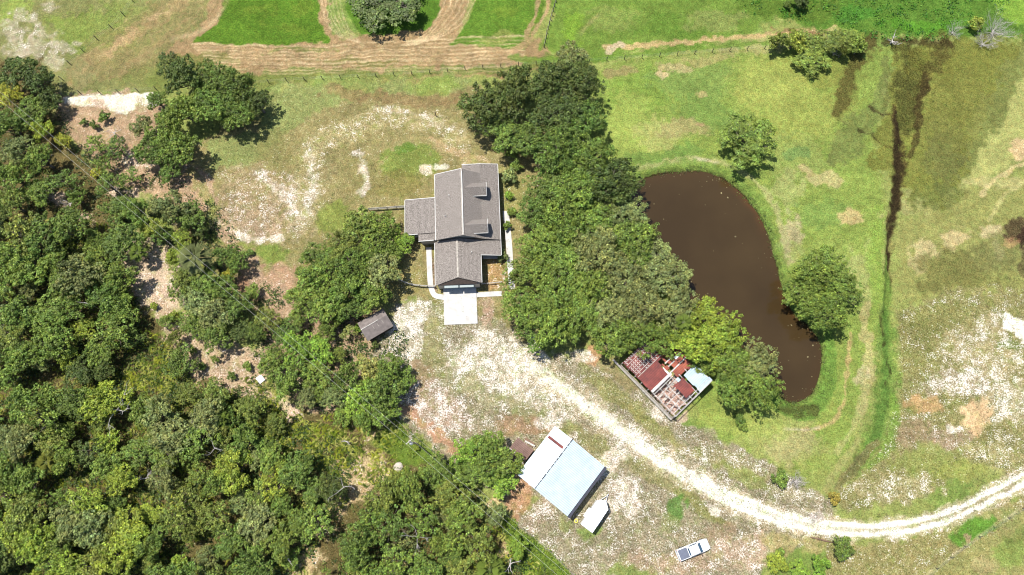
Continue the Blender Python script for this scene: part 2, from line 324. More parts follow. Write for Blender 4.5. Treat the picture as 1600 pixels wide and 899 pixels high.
LW_([(1387, 400, 4)]+SWALE, (116, 146, 64), .85, .8, (0, .35, .6)); LW_([(1386, 480, 5), (1386, 560, 12), (1383, 640, 16), (1366, 690, 16), (1340, 728, 12), (1320, 755, 8)], (84, 122, 50), .7, .8, (0, .5, .5)); L_([(1385, 480), (1386, 540), (1385, 600)], 2.5, (70, 62, 36), .7, 3, (0, .9, .1), True); LW_([(1396, 620, 8), (1400, 660, 20), (1390, 700, 16), (1360, 730, 10)], (124, 160, 64), .6, .5)
LW_([(1372, 690, 10), (1350, 715, 18), (1325, 745, 22), (1312, 762, 12)], (134, 124, 84), .75, .5, (.2, .5, .2))
# yard around the house
P_([(250, 330), (300, 230), (420, 145), (560, 128), (720, 120), (860, 200), (830, 560), (780, 500), (640, 470), (450, 480), (380, 470), (290, 380)], (158, 148, 100), 1, 10, (.2, .45, .3))
P_([(400, 140), (740, 112), (740, 130), (690, 150), (560, 150), (480, 185), (400, 250), (330, 270), (320, 220), (410, 190)], (146, 158, 94), .85, 10, (.1, .3, .4))
for e, c, a, sp in (((560, 145, 60, 12), (150, 130, 88), .8, (.05, .5, .2)), ((650, 150, 70, 12), (150, 128, 90), .8, (.05, .5, .2)), ((430, 230, 30, 40), (140, 138, 84), .7, None), ((540, 130, 50, 10), (146, 162, 86), .7, None), ((680, 128, 40, 12), (140, 162, 74), .7, None),
        ((640, 260, 44, 28), (128, 146, 66), .85, (.1, .4, .5)), ((620, 290, 40, 20), (140, 134, 74), .7, (.1, .5, .3)), ((635, 232, 14, 8), (96, 134, 48), .7, None), ((560, 275, 30, 30), (146, 138, 88), .6, (.1, .5, .2)), ((510, 260, 14, 30), (150, 140, 100), .6, None),
        ((420, 400, 30, 20), (128, 148, 66), .9, (.05, .3, .4)), ((370, 375, 34, 18), (136, 150, 70), .9, (.05, .3, .4)), ((330, 330, 12, 26), (142, 152, 78), .8, None), ((520, 340, 30, 24), (136, 152, 68), .8, (.05, .4, .4)), ((395, 340, 50, 36), (190, 166, 140), .85, (.5, .7, .05)),
        ((400, 300, 60, 40), (180, 160, 124), .7, (.5, .7, .1)), ((470, 320, 30, 50), (186, 170, 138), .7, (.5, .6, .2)), ((440, 440, 26, 24), (184, 150, 124), .9, (.3, .4, 0)), ((400, 450, 30, 30), (178, 142, 118), .9, (.15, .4, 0))):
    E_(*e, c, a, .5, sp)
L_([(480, 320), (478, 270), (500, 225), (560, 195), (630, 178), (680, 190), (720, 225), (740, 250)], 34, (186, 174, 126), .8, 16, (.5, .7, .1), True)
L_([(482, 330), (480, 275), (492, 240)], 14, (214, 202, 180), .6, 10, (.75, .4, 0), True); L_([(600, 165), (650, 175), (700, 200)], 10, (206, 190, 158), .6, 8, (.7, .5, 0), True)
L_([(568, 240), (564, 265), (566, 295)], 10, (222, 210, 192), .7, 7, (.7, .3, 0), True); L_([(340, 345), (362, 366), (400, 378), (440, 372)], 7, (222, 208, 190), .7, 6, (.8, .3, 0)); L_([(405, 270), (430, 300), (470, 330)], 14, (212, 196, 176), .7, 9, (.8, .5, 0), True)
L_([(680, 225), (700, 238), (760, 250)], 12, (196, 170, 128), .8, 7, (.4, .4, 0), True); E_(668, 272, 12, 8, (228, 212, 190), .8, .5, (.6, .3, 0)); E_(690, 262, 8, 4, (240, 235, 220), .8)
# gravel at the end of the lane, top left, and sandy clearings
P_([(95, 148), (255, 142), (300, 300), (340, 340), (260, 320), (200, 300), (100, 210), (90, 180)], (190, 160, 132), .95, 10, (.25, .55, .1))
P_([(97, 153), (150, 148), (200, 146), (250, 146), (250, 166), (215, 165), (200, 182), (180, 176), (165, 165), (100, 164)], (246, 240, 228), .95, 4, (.5, .3, 0), False)
E_(222, 158, 9, 12, (190, 178, 136), .6, .4, (.5, .6, .2)); L_([(115, 168), (140, 170), (165, 168)], 4, (150, 122, 100), .6, 3); E_(150, 60, 1, 1, (0, 0, 0), 0)
P_([(120, 200), (330, 270), (350, 380), (400, 470), (410, 560), (460, 620), (560, 700), (620, 660), (600, 500), (560, 480), (450, 460), (380, 400), (300, 260)], (188, 160, 134), .95, 12, (.25, .6, .1))
# woods floor
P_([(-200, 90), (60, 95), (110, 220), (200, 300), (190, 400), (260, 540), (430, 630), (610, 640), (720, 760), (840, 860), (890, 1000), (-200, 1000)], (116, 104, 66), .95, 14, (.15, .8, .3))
for e in ((232, 430, 38, 50, 25), (255, 480, 24, 26, 20), (300, 560, 22, 16, 0), (350, 575, 44, 14, 10), (345, 545, 26, 16, 0), (215, 400, 16, 24, 0), (85, 310, 24, 14, 20), (135, 345, 18, 10, 0), (205, 250, 24, 14, 20), (195, 305, 22, 10, 20), (420, 625, 18, 12, 20), (450, 640, 20, 12, 40),
          (560, 740, 44, 34, 0), (520, 800, 24, 16, -30), (490, 840, 34, 14, -30), (545, 770, 50, 18, -30), (480, 880, 30, 20, 0), (590, 680, 20, 12, 30), (770, 785, 18, 8, 0), (795, 865, 14, 20, 20), (640, 885, 12, 14, 0), (640, 670, 12, 5, 0), (410, 880, 14, 12, 0), (150, 165, 12, 8, 0)):
    E_(*e[:4], (222, 196, 174) if e[0] < 480 else (208, 184, 142), .95, .6, (.4, .75, 0), e[4])
P_([(600, 655), (640, 668), (700, 720), (640, 730), (610, 710), (585, 690)], (112, 138, 50), .9, 6, (0, .4, .7))
P_([(770, 800), (800, 812), (850, 850), (895, 900), (920, 960), (840, 960), (810, 880)], (120, 148, 48), .9, 5, (0, .4, .7))
P_([(240, 470), (290, 500), (330, 545), (400, 540), (440, 560), (420, 620), (350, 610), (300, 590), (255, 540)], (208, 182, 154), .95, 14, (.35, .85, .1)); E_(560, 520, 40, 20, (186, 160, 132), .8, .5, (.3, .6, 0)); E_(560, 500, 20, 20, (180, 150, 120), .8)
# working yard between house, barns and drive
P_([(575, 560), (620, 480), (700, 470), (780, 490), (850, 560), (980, 570), (1060, 660), (1230, 740), (1300, 790), (1290, 850), (1190, 870), (1180, 960), (900, 960), (880, 880), (800, 800), (720, 720), (610, 650), (600, 600)], (170, 160, 134), 1, 9, (.45, .8, .15))
P_([(600, 520), (640, 470), (692, 480), (700, 560), (760, 500), (840, 570), (900, 650), (760, 620), (690, 620), (640, 580)], (200, 190, 166), .8, 12, (.8, .6, .1))
for e, c, a, sp in (((730, 560, 46, 20, 15), (206, 196, 172), .7, (.8, .5, 0)), ((815, 560, 26, 40, 60), (222, 212, 192), .7, (.8, .4, 0)), ((620, 510, 30, 12, -20), (226, 218, 200), .7, (.85, .5, 0)), ((680, 545, 16, 50, -15), (156, 152, 100), .8, (.2, .5, .3)), ((690, 480, 20, 30, 0), (150, 152, 92), .5, (.4, .6, .3)),
        ((765, 480, 14, 22, 0), (190, 162, 140), .9, (.3, .3, 0)), ((715, 600, 60, 20, 10), (150, 148, 100), .6, (.3, .6, .2)), ((660, 600, 20, 30, 0), (168, 144, 112), .8, (.3, .4, .1)), ((840, 640, 60, 14, 28), (150, 150, 100), .7, (.2, .5, .3)),
        ((930, 690, 70, 12, 32), (150, 148, 96), .75, (.2, .6, .3)), ((1040, 760, 90, 14, 30), (152, 148, 96), .75, (.2, .6, .3)), ((1085, 790, 50, 10, 30), (140, 142, 84), .7, (.2, .6, .3)), ((820, 660, 40, 16, 0), (172, 140, 110), .8, (.3, .4, 0)), ((680, 640, 50, 30, 30), (196, 172, 154), .8, (.8, .8, 0)),
        ((650, 650, 30, 8, 38), (206, 158, 128), .8, (.3, .3, 0)), ((700, 690, 40, 8, 38), (202, 154, 124), .8, (.3, .3, 0)), ((860, 650, 20, 12, 0), (224, 214, 204), .7, (.8, .4, 0)), ((960, 720, 18, 36, 40), (226, 212, 196), .8, (.8, .4, 0)), ((970, 780, 26, 40, 20), (214, 200, 182), .8, (.85, .6, 0)),
        ((830, 790, 16, 12, 0), (152, 160, 84), .8, (.1, .4, .3)), ((812, 780, 20, 30, 20), (196, 150, 116), .8, (.3, .4, 0)), ((850, 800, 20, 26, 30), (196, 176, 156), .7, (.8, .8, 0)), ((925, 835, 18, 10, 0), (130, 156, 70), .8, (.1, .4, .5)), ((890, 820, 10, 12, 0), (140, 150, 84), .7, (.1, .4, .5)),
        ((1055, 800, 14, 18, 0), (92, 136, 54), .85, (.1, .4, .5)), ((1045, 825, 22, 10, 0), (140, 150, 90), .6, (.3, .6, .3)), ((985, 895, 40, 8, 0), (130, 152, 66), .8, (.1, .4, .5)), ((1113, 790, 11, 9, 0), (240, 230, 218), .95, (.4, .1, 0)), ((1120, 830, 30, 14, 0), (160, 138, 112), .7, (.2, .5, .1)),
        ((1160, 860, 60, 24, 0), (206, 180, 156), .8, (.6, .6, 0)), ((1050, 880, 90, 16, 0), (196, 168, 144), .6, (.5, .7, 0)), ((1225, 850, 30, 14, 0), (180, 168, 112), .8, (.1, .4, .3)), ((1270, 850, 20, 14, 0), (172, 158, 106), .7, (.2, .4, .3)), ((1060, 700, 40, 10, 30), (176, 164, 124), .7, (.6, .7, .2)),
        ((1130, 720, 60, 16, 20), (170, 164, 116), .7, (.6, .7, .2)), ((1170, 750, 50, 12, 20), (146, 156, 78), .7, (.1, .5, .4)), ((955, 575, 60, 14, 30), (150, 140, 96), .8, (.15, .5, .2)), ((925, 555, 14, 20, 0), (196, 150, 112), .8, (.2, .3, 0)), ((905, 560, 24, 10, 0), (222, 206, 186), .7, (.8, .4, 0)),
        ((960, 615, 60, 14, 35), (148, 148, 88), .75, (.15, .6, .3)), ((1010, 660, 50, 10, 35), (150, 150, 88), .75, (.2, .6, .3)), ((1020, 645, 16, 8, 35), (220, 208, 190), .8, (.8, .4, 0)), ((1065, 655, 10, 4, -40), (224, 196, 176), .8, None),
        ((1240, 770, 50, 10, 15), (188, 178, 144), .7, (.7, .7, .1)), ((630, 435, 20, 30, 0), (168, 158, 100), .7, (.3, .5, .3)), ((773, 428, 14, 22, 0), (196, 160, 112), .9, (.5, .6, .1)), ((672, 425, 5, 30, 0), (150, 128, 110), .9, (.3, .8, 0)), ((800, 290, 20, 40, 0), (166, 166, 96), .6, (.3, .4, .3))):
    E_(*e[:4], c, a, .5, sp, e[4])
# bottom right corner
P_([(1290, 850), (1400, 845), (1500, 820), (1600, 770), (1720, 720), (1720, 1000), (1290, 1000)], (164, 156, 104), .95, 10, (.35, .7, .3))
P_([(1720, 740), (1600, 800), (1510, 850), (1440, 905), (1380, 960), (1720, 1000)], (160, 158, 98), .9, 6, (.1, .4, .5))
for e, c, a in (((1525, 822, 36, 16, -22), (98, 146, 48), .95), ((1512, 833, 6, 5, 0), (176, 156, 120), .9), ((1580, 860, 30, 24, 0), (134, 160, 74), .7), ((1540, 875, 24, 12, 0), (176, 162, 116), .7), ((1600, 825, 30, 14, -20), (124, 138, 70), .7), ((1575, 805, 16, 14, 0), (136, 146, 84), .6)):
    E_(*e[:4], c, a, .4, (.05, .3, .5), e[4])
L_([(1600, 792), (1510, 850), (1440, 905)], 2.5, (206, 196, 160), .8, 2)
# pond banks
sp_ = sdf(PX, PY, POND)
paint(sstep(24, 6, sp_+nA*24), (124, 152, 70), .8, (0, .25, .6)); paint(sstep(9, 3, sp_+nC*10), (108, 130, 60), .7, (0, .6, .5)); paint(sstep(3, -1, sp_+nC*4), (66, 56, 34), 1, (0, .8, 0))
LW_([(1296, 520, 10), (1300, 570, 22), (1292, 620, 22), (1262, 648, 22), (1225, 640, 16), (1200, 615, 10)], (112, 148, 62), .85, .5, (0, .4, .6))
L_([(1212, 630), (1240, 650), (1268, 642)], 10, (84, 80, 46), .7, 6, (0, .9, .2), True); L_([(1225, 669), (1255, 674), (1280, 668)], 3, (216, 206, 176), .7, 2)
# the drive
DR = smooth_pts([(772, 510), (800, 545), (845, 583), (885, 612), (930, 645), (985, 686), (1040, 724), (1095, 757), (1150, 783), (1205, 806), (1265, 822), (1320, 828), (1380, 828), (1430, 822), (1480, 808), (1530, 786), (1600, 748), (1700, 690)], 2)
dd = d_line(RX, RY, DR); t1 = sstep(1180, 1500, PX)
road_m = sstep(13.5, 7.5, dd+nC*9)*np.where(PX < 860, sstep(500, 620, PY+nA*60), 1)
side = np.where(PY < np.interp(PX, [p[0] for p in DR], [p[1] for p in DR]), -1, 1)
paint(sstep(26, 12, dd+nA*14)*sstep(760, 860, PX), (212, 198, 168), .6, (.7, .6, .1))
paint(road_m, (236, 230, 216), .95, (.55, .25, 0))
paint(sstep(5.0, 2.0, np.abs(dd-7.2)+nC*3)*sstep(900, 1200, PX), (255, 252, 246), .95, (.4, 0, 0))
paint(sstep(3.4, 1.2, dd+nC*7)*sstep(1120, 1420, PX), (176, 166, 122), .8, (.3, .6, .4))
paint(sstep(5, 2, dd+nC*5)*sstep(760, 860, PX)*(1-t1), (255, 250, 240), .5, (.3, .1, 0))
E_(1270, 812, 8, 6, (196, 184, 180), .8)
lum = (C*np.array([.3, .6, .1])).sum(1, keepdims=True); C = (C*.95+lum*.05)*np.array([1.03, 1.01, .98])
C *= (1+.30*(fbm(gx, gy, 90, 1.6, 3)-.5)+.22*(mid-.5))[:, None]
# heights
gz = .10*(fbm(gx, gy, 44, 22)-.5)+.05*nC
gz = gz-.45*sstep(1.3, .2, d_line_w(PX, PY, DITCH))-.35*sstep(1.4, .2, d_line_w(PX, PY, SWALE))
gz = gz*sstep(0, 26, sp_)+np.where(sp_ < 14, np.clip(-.42+.040*sp_, -1.7, 0), 0)*sstep(14, 8, sp_)
V = np.stack([gx, gy, gz], 1)
ny, nx = shp
idx = np.arange(ny*nx).reshape(ny, nx)
Q = np.stack([idx[:-1, :-1], idx[:-1, 1:], idx[1:, 1:], idx[1:, :-1]], -1).reshape(-1, 4)
gm, n, l, b = mat('pasture_ground')
b.inputs['Roughness'].default_value = .95; b.inputs['Specular IOR Level'].default_value = .1
ca_ = n.new('ShaderNodeVertexColor'); ca_.layer_name = 'tone'; cs = n.new('ShaderNodeVertexColor'); cs.layer_name = 'speckle'
sep = n.new('ShaderNodeSeparateColor'); l.new(cs.outputs[0], sep.inputs[0])
geo = n.new('ShaderNodeNewGeometry')
def noise(scale, detail=3, rough=.6, stretch=None):
    t = n.new('ShaderNodeTexNoise'); t.inputs['Scale'].default_value = scale; t.inputs['Detail'].default_value = detail; t.inputs['Roughness'].default_value = rough
    if stretch:
        mp = n.new('ShaderNodeMapping'); mp.inputs['Scale'].default_value = stretch[:3]; mp.inputs['Rotation'].default_value = (0, 0, stretch[3])
        l.new(geo.outputs['Position'], mp.inputs[0]); l.new(mp.outputs[0], t.inputs['Vector'])
    else: l.new(geo.outputs['Position'], t.inputs['Vector'])
    return t.outputs[0]
def mth(op, a, b2=None, c2=None, clamp=False):
    m = n.new('ShaderNodeMath'); m.operation = op; m.use_clamp = clamp
    for i, v in enumerate((a, b2, c2)):
        if v is None: continue
        if isinstance(v, (int, float)): m.inputs[i].default_value = v
        else: l.new(v, m.inputs[i])
    return m.outputs[0]
def mixc(f, a, b2, bt='MIX'):
    m = n.new('ShaderNodeMix'); m.data_type = 'RGBA'; m.blend_type = bt
    if isinstance(f, (int, float)): m.inputs[0].default_value = f
    else: l.new(f, m.inputs[0])
    for i, v in ((6, a), (7, b2)):
        if isinstance(v, tuple): m.inputs[i].default_value = v+(1,)
        else: l.new(v, m.inputs[i])
    return m.outputs[2]
def thresh(src, amt, lo, hi, soft):      # noise above a threshold that falls as amt rises
    th = mth('MULTIPLY_ADD', amt, lo-hi, hi)
    return mth('DIVIDE', mth('SUBTRACT', src, th), soft, clamp=True)
def rng(src, a0, a1, b0, b1):
    m = n.new('ShaderNodeMapRange'); l.new(src, m.inputs[0])
    for i, v in enumerate((a0, a1, b0, b1)): m.inputs[i+1].default_value = v
    return m.outputs[0]
def scal(src):
    c = n.new('ShaderNodeCombineColor'); [l.new(src, c.inputs[i]) for i in range(3)]; return c.outputs[0]
fine = noise(3.9, 3, .7); fine2 = noise(3.6, 2, .7, (1.0, 1.0, 1.0, .7)); med = noise(.9, 4, .65); grassn = noise(2.4, 3, .7, (1.0, 2.2, 1.0, .5)); hue = noise(1.3, 4, .7, (1, 1, 1, 1.1)); big_ = noise(.22, 4, .6)
tone_f = mth('MULTIPLY', rng(fine, .34, .66, .62, 1.38), mth('MULTIPLY', rng(med, .32, .68, .78, 1.24), rng(big_, .35, .65, .90, 1.10)))
base = mixc(1.0, ca_.outputs[0], scal(tone_f), 'MULTIPLY')
base = mixc(rng(hue, .44, .66, 0, .62), base, mixc(1.0, base, (1.09, 1.0, .86), 'MULTIPLY'))
base = mixc(rng(hue, .52, .34, 0, .5), base, mixc(1.0, base, (.84, 1.04, .82), 'MULTIPLY'))
gp = noise(.5, 5, .65, (1, 1, 1, 4.0))
base = mixc(mth('MULTIPLY', rng(gp, .50, .64, 0, .75), rng(sep.outputs[0], .05, .4, .25, 1)), base, mixc(1.0, base, (.80, .95, .62), 'MULTIPLY'))
base = mixc(rng(gp, .47, .34, 0, .5), base, mixc(1.0, base, (1.12, 1.02, .92), 'MULTIPLY'))
base = mixc(mth('MULTIPLY', sep.outputs[2], thresh(grassn, sep.outputs[2], .42, .58, .12)), base, mixc(1.0, base, (.66, .74, .60), 'MULTIPLY'))
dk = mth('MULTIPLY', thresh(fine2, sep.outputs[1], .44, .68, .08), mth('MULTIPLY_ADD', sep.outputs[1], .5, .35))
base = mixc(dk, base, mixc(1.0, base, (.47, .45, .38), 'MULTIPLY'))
patch = noise(.42, 5, .65, (1, 1, 1, 2.0)); amt = mth('ADD', sep.outputs[0], mth('MULTIPLY', rng(patch, .36, .64, -.34, .30), rng(sep.outputs[0], .05, .35, 0, 1)), clamp=True)
pl = mth('MULTIPLY', thresh(mth('MULTIPLY_ADD', med, .30, mth('MULTIPLY', fine, .70)), amt, .43, .64, .07), mth('GREATER_THAN', sep.outputs[0], .06))
pl = mth('MULTIPLY', pl, .72)
base = mixc(pl, base, (.64, .605, .56))
l.new(base, b.inputs['Base Color'])
bm_ = n.new('ShaderNodeBump'); bm_.inputs['Strength'].default_value = .6; bm_.inputs['Distance'].default_value = .12
l.new(fine, bm_.inputs['Height']); l.new(bm_.outputs[0], b.inputs['Normal'])
rf = road_m[Q].mean(1) > .5
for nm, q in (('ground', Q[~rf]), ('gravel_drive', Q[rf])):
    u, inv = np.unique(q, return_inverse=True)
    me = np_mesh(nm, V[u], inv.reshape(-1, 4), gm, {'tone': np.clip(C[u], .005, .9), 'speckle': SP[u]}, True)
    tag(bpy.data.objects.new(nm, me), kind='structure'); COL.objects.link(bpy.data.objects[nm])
def ground_z(x, y):
    i = int(round((y+28)/.27))+7; j = int(round((x+125)/.27))+7
    return float(gz[min(max(i, 0), ny-1)*nx+min(max(j, 0), nx-1)])
# pond water
wm, n, l, b = mat('pond_water')
b.inputs['Roughness'].default_value = .12; b.inputs['Specular IOR Level'].default_value = .35
tc = n.new('ShaderNodeNewGeometry'); no = n.new('ShaderNodeTexNoise'); no.inputs['Scale'].default_value = .08; no.inputs['Detail'].default_value = 4
l.new(tc.outputs['Position'], no.inputs['Vector']); rp = n.new('ShaderNodeValToRGB')
rp.color_ramp.elements[0].position = .35; rp.color_ramp.elements[0].color = (.036, .0225, .0090, 1); rp.color_ramp.elements[1].position = .7; rp.color_ramp.elements[1].color = (.047, .030, .012, 1)
at_ = n.new('ShaderNodeVertexColor'); at_.layer_name = 'shallows'
mx = n.new('ShaderNodeMix'); mx.data_type = 'RGBA'; l.new(at_.outputs[0], mx.inputs[0]); l.new(no.outputs[0], rp.inputs[0]); l.new(rp.outputs[0], mx.inputs[6]); mx.inputs[7].default_value = (.10, .042, .014, 1)
l.new(mx.outputs[2], b.inputs['Base Color'])
n2 = n.new('ShaderNodeTexNoise'); n2.inputs['Scale'].default_value = 1.6; n2.inputs['Detail'].default_value = 3; l.new(tc.outputs['Position'], n2.inputs['Vector'])
bp = n.new('ShaderNodeBump'); bp.inputs['Strength'].default_value = .12; bp.inputs['Distance'].default_value = .05; l.new(n2.outputs[0], bp.inputs['Height']); l.new(bp.outputs[0], b.inputs['Normal'])
selq = ((sp_[Q] < 4).all(1)) & (np.abs(gx[Q]).max(1) < 125)
u, inv = np.unique(Q[selq], return_inverse=True); wv = V[u].copy(); wv[:, 2] = -.42
sh = sstep(-16, 2, sp_[u]+nA[u]*30)*np.clip(sstep(60, 10, np.hypot(PX[u]-1175, PY[u]-315))*.8+sstep(70, 10, np.hypot(PX[u]-1225, PY[u]-500))*.4+.06, 0, 1)
o = bpy.data.objects.new('pond_water', np_mesh('pond_water', wv, inv.reshape(-1, 4), wm, {'shallows': np.repeat(sh[:, None], 3, 1)}, True)); COL.objects.link(o); tag(o, kind='structure')

# ------------------------------------------------------------------ materials
M = {}
M['shingle'] = None
def shingle():
    m, n, l, b = mat('roof_shingles'); b.inputs['Roughness'].default_value = .9
    g = n.new('ShaderNodeTexCoord')
    a = n.new('ShaderNodeTexNoise'); a.inputs['Scale'].default_value = 6.5; a.inputs['Detail'].default_value = 4; a.inputs['Roughness'].default_value = .8; l.new(g.outputs['Object'], a.inputs['Vector'])
    r = n.new('ShaderNodeValToRGB'); e = r.color_ramp.elements
    e[0].position = .40; e[0].color = (.078, .066, .058, 1); e[1].position = .60; e[1].color = (.315, .28, .25, 1)
    br = n.new('ShaderNodeTexWave'); br.wave_type = 'BANDS'; br.bands_direction = 'Z'; br.inputs['Scale'].default_value = 2.2; br.inputs['Distortion'].default_value = .6; l.new(g.outputs['Object'], br.inputs['Vector'])
    mm = n.new('ShaderNodeMix'); mm.data_type = 'RGBA'; mm.blend_type = 'MULTIPLY'; mm.inputs[0].default_value = .10
    l.new(a.outputs[0], r.inputs[0]); l.new(r.outputs[0], mm.inputs[6]); l.new(br.outputs[0], mm.inputs[7]); l.new(mm.outputs[2], b.inputs['Base Color'])
    return m
M['shingle'] = shingle()
def corrug(name, col, col2, pitch, ang, rust=None, rough=.45, metal=.2):
    m, n, l, b = mat(name); b.inputs['Roughness'].default_value = rough; b.inputs['Metallic'].default_value = metal
    g = n.new('ShaderNodeTexCoord'); mp = n.new('ShaderNodeMapping'); mp.inputs['Rotation'].default_value = (0, 0, ang); l.new(g.outputs['Object'], mp.inputs[0])
    w = n.new('ShaderNodeTexWave'); w.wave_type = 'BANDS'; w.bands_direction = 'X'; w.inputs['Scale'].default_value = 1/pitch*.314; w.inputs['Distortion'].default_value = 0; l.new(mp.outputs[0], w.inputs['Vector'])
    no = n.new('ShaderNodeTexNoise'); no.inputs['Scale'].default_value = .6; no.inputs['Detail'].default_value = 6; no.inputs['Roughness'].default_value = .7; l.new(g.outputs['Object'], no.inputs['Vector'])
    r = n.new('ShaderNodeValToRGB'); r.color_ramp.elements[0].position = .35; r.color_ramp.elements[0].color = col+(1,); r.color_ramp.elements[1].position = .68; r.color_ramp.elements[1].color = col2+(1,); l.new(no.outputs[0], r.inputs[0])
    mm = n.new('ShaderNodeMix'); mm.data_type = 'RGBA'; mm.blend_type = 'MULTIPLY'; mm.inputs[0].default_value = .27; l.new(r.outputs[0], mm.inputs[6]); l.new(w.outputs[0], mm.inputs[7]); l.new(mm.outputs[2], b.inputs['Base Color'])
    bu = n.new('ShaderNodeBump'); bu.inputs['Strength'].default_value = .5; bu.inputs['Distance'].default_value = .05; l.new(w.outputs[0], bu.inputs['Height']); l.new(bu.outputs[0], b.inputs['Normal'])
    return m
M['white_trim'] = simple('white_trim', (.55, .55, .53), .6, 0, .04)
M['siding'] = simple('house_siding', (.36, .33, .28), .8, 0, .08)
M['concrete'] = simple('pale_concrete', (.47, .455, .43), .9, 0, .17, .9)
M['glass'] = simple('window_glass', (.03, .045, .06), .08, 0, .05); M['garage_door'] = simple('garage_door_paint', (.16, .21, .24), .5, 0, .05)
M['header'] = simple('pale_header', (.26, .31, .31), .6, 0, .04); M['navy'] = simple('dark_navy', (.018, .020, .04), .6, 0, .5, 2); M['dark_wood'] = simple('dark_stained_wood', (.07, .05, .04), .8, 0, .2)
M['grey_wood'] = simple('weathered_grey_wood', (.34, .31, .27), .9, 0, .3, 2.5); M['silver_wood'] = simple('silver_grey_wood', (.42, .40, .36), .9, 0, .25, 2.5); M['brown_wood'] = simple('brown_board', (.16, .10, .065), .85, 0, .25, 2)
M['bark'] = simple('oak_bark', (.17, .145, .12), .95, 0, .3, 3); M['dead_bark'] = simple('bleached_dead_wood', (.42, .39, .37), .9, 0, .18, 3)
M['post'] = simple('fence_post_wood', (.10, .08, .06), .9, 0, .3, 4); M['wire'] = simple('wire_metal', (.45, .44, .42), .5, .3, .05)
M['steel'] = simple('galvanised_steel', (.5, .52, .54), .4, .5, .08); M['black'] = simple('black_rubber', (.02, .02, .022), .8, 0, .1)
M['white_paint'] = simple('white_vehicle_paint', (.82, .83, .84), .25, 0, .02); M['tonneau'] = simple('slate_vinyl_cover', (.10, .115, .16), .55, 0, .12, 2)
M['car_glass'] = simple('vehicle_glass', (.035, .09, .16), .06, 0, .3, 1.5); M['lamp_clear'] = simple('headlight_glass', (.6, .6, .58), .1, 0, .05); M['lamp_red'] = simple('tail_light_red', (.35, .02, .02), .3, 0, .05)
M['stone'] = simple('pale_limestone', (.42, .38, .32), .9, 0, .15, 2); M['yellow'] = simple('yellow_plastic', (.6, .5, .08), .5, 0, .05); M['white_sheet'] = simple('white_sheet_metal', (.6, .6, .58), .6, 0, .05)
M['tin'] = corrug('galvanised_roof', (.43, .53, .60), (.54, .63, .69), .34, 0, rough=.5, metal=.0)
M['tin_white'] = corrug('white_metal_roof', (.46, .55, .61), (.56, .64, .69), .34, 0, rough=.5, metal=.0)
M['rust'] = corrug('rusty_red_roof', (.15, .030, .022), (.40, .11, .06), .34, 0, rough=.75, metal=0)
M['rust_dark'] = corrug('dark_red_roof', (.10, .022, .020), (.27, .055, .042), .34, 0, rough=.75, metal=0)
M['blue_tin'] = corrug('pale_blue_tin', (.30, .42, .50), (.46, .54, .58), .34, 0, rough=.55, metal=0)
M['brown_tin'] = corrug('rusty_brown_tin', (.13, .075, .06), (.24, .15, .12), .3, 0, rough=.8, metal=0)
M['white_board'] = simple('whitewashed_lumber', (.42, .40, .37), .8, 0, .35, 2); M['pink_rubble'] = simple('pinkish_rubble', (.45, .30, .24), .9, 0, .35, 2.5)
M['brown_roof'] = simple('brown_felt_roof', (.165, .14, .13), .9, 0, .22, 1.6)
def leafmat(name, trans=.18):
    m, n, l, b = mat(name)
    oi = n.new('ShaderNodeObjectInfo'); vc = n.new('ShaderNodeVertexColor'); vc.layer_name = 'leaf'
    mx = n.new('ShaderNodeMix'); mx.data_type = 'RGBA'; mx.blend_type = 'MULTIPLY'; mx.inputs[0].default_value = 1
    l.new(oi.outputs['Color'], mx.inputs[6]); l.new(vc.outputs[0], mx.inputs[7])
    l.new(mx.outputs[2], b.inputs['Base Color']); b.inputs['Roughness'].default_value = .55; b.inputs['Specular IOR Level'].default_value = .35
    tr = n.new('ShaderNodeBsdfTranslucent'); l.new(mx.outputs[2], tr.inputs[0]); ms = n.new('ShaderNodeMixShader'); ms.inputs[0].default_value = trans
    out = n['Material Output']; l.new(b.outputs[0], ms.inputs[1]); l.new(tr.outputs[0], ms.inputs[2]); l.new(ms.outputs[0], out.inputs[0])
    return m
M['leaf'] = leafmat('oak_leaves')

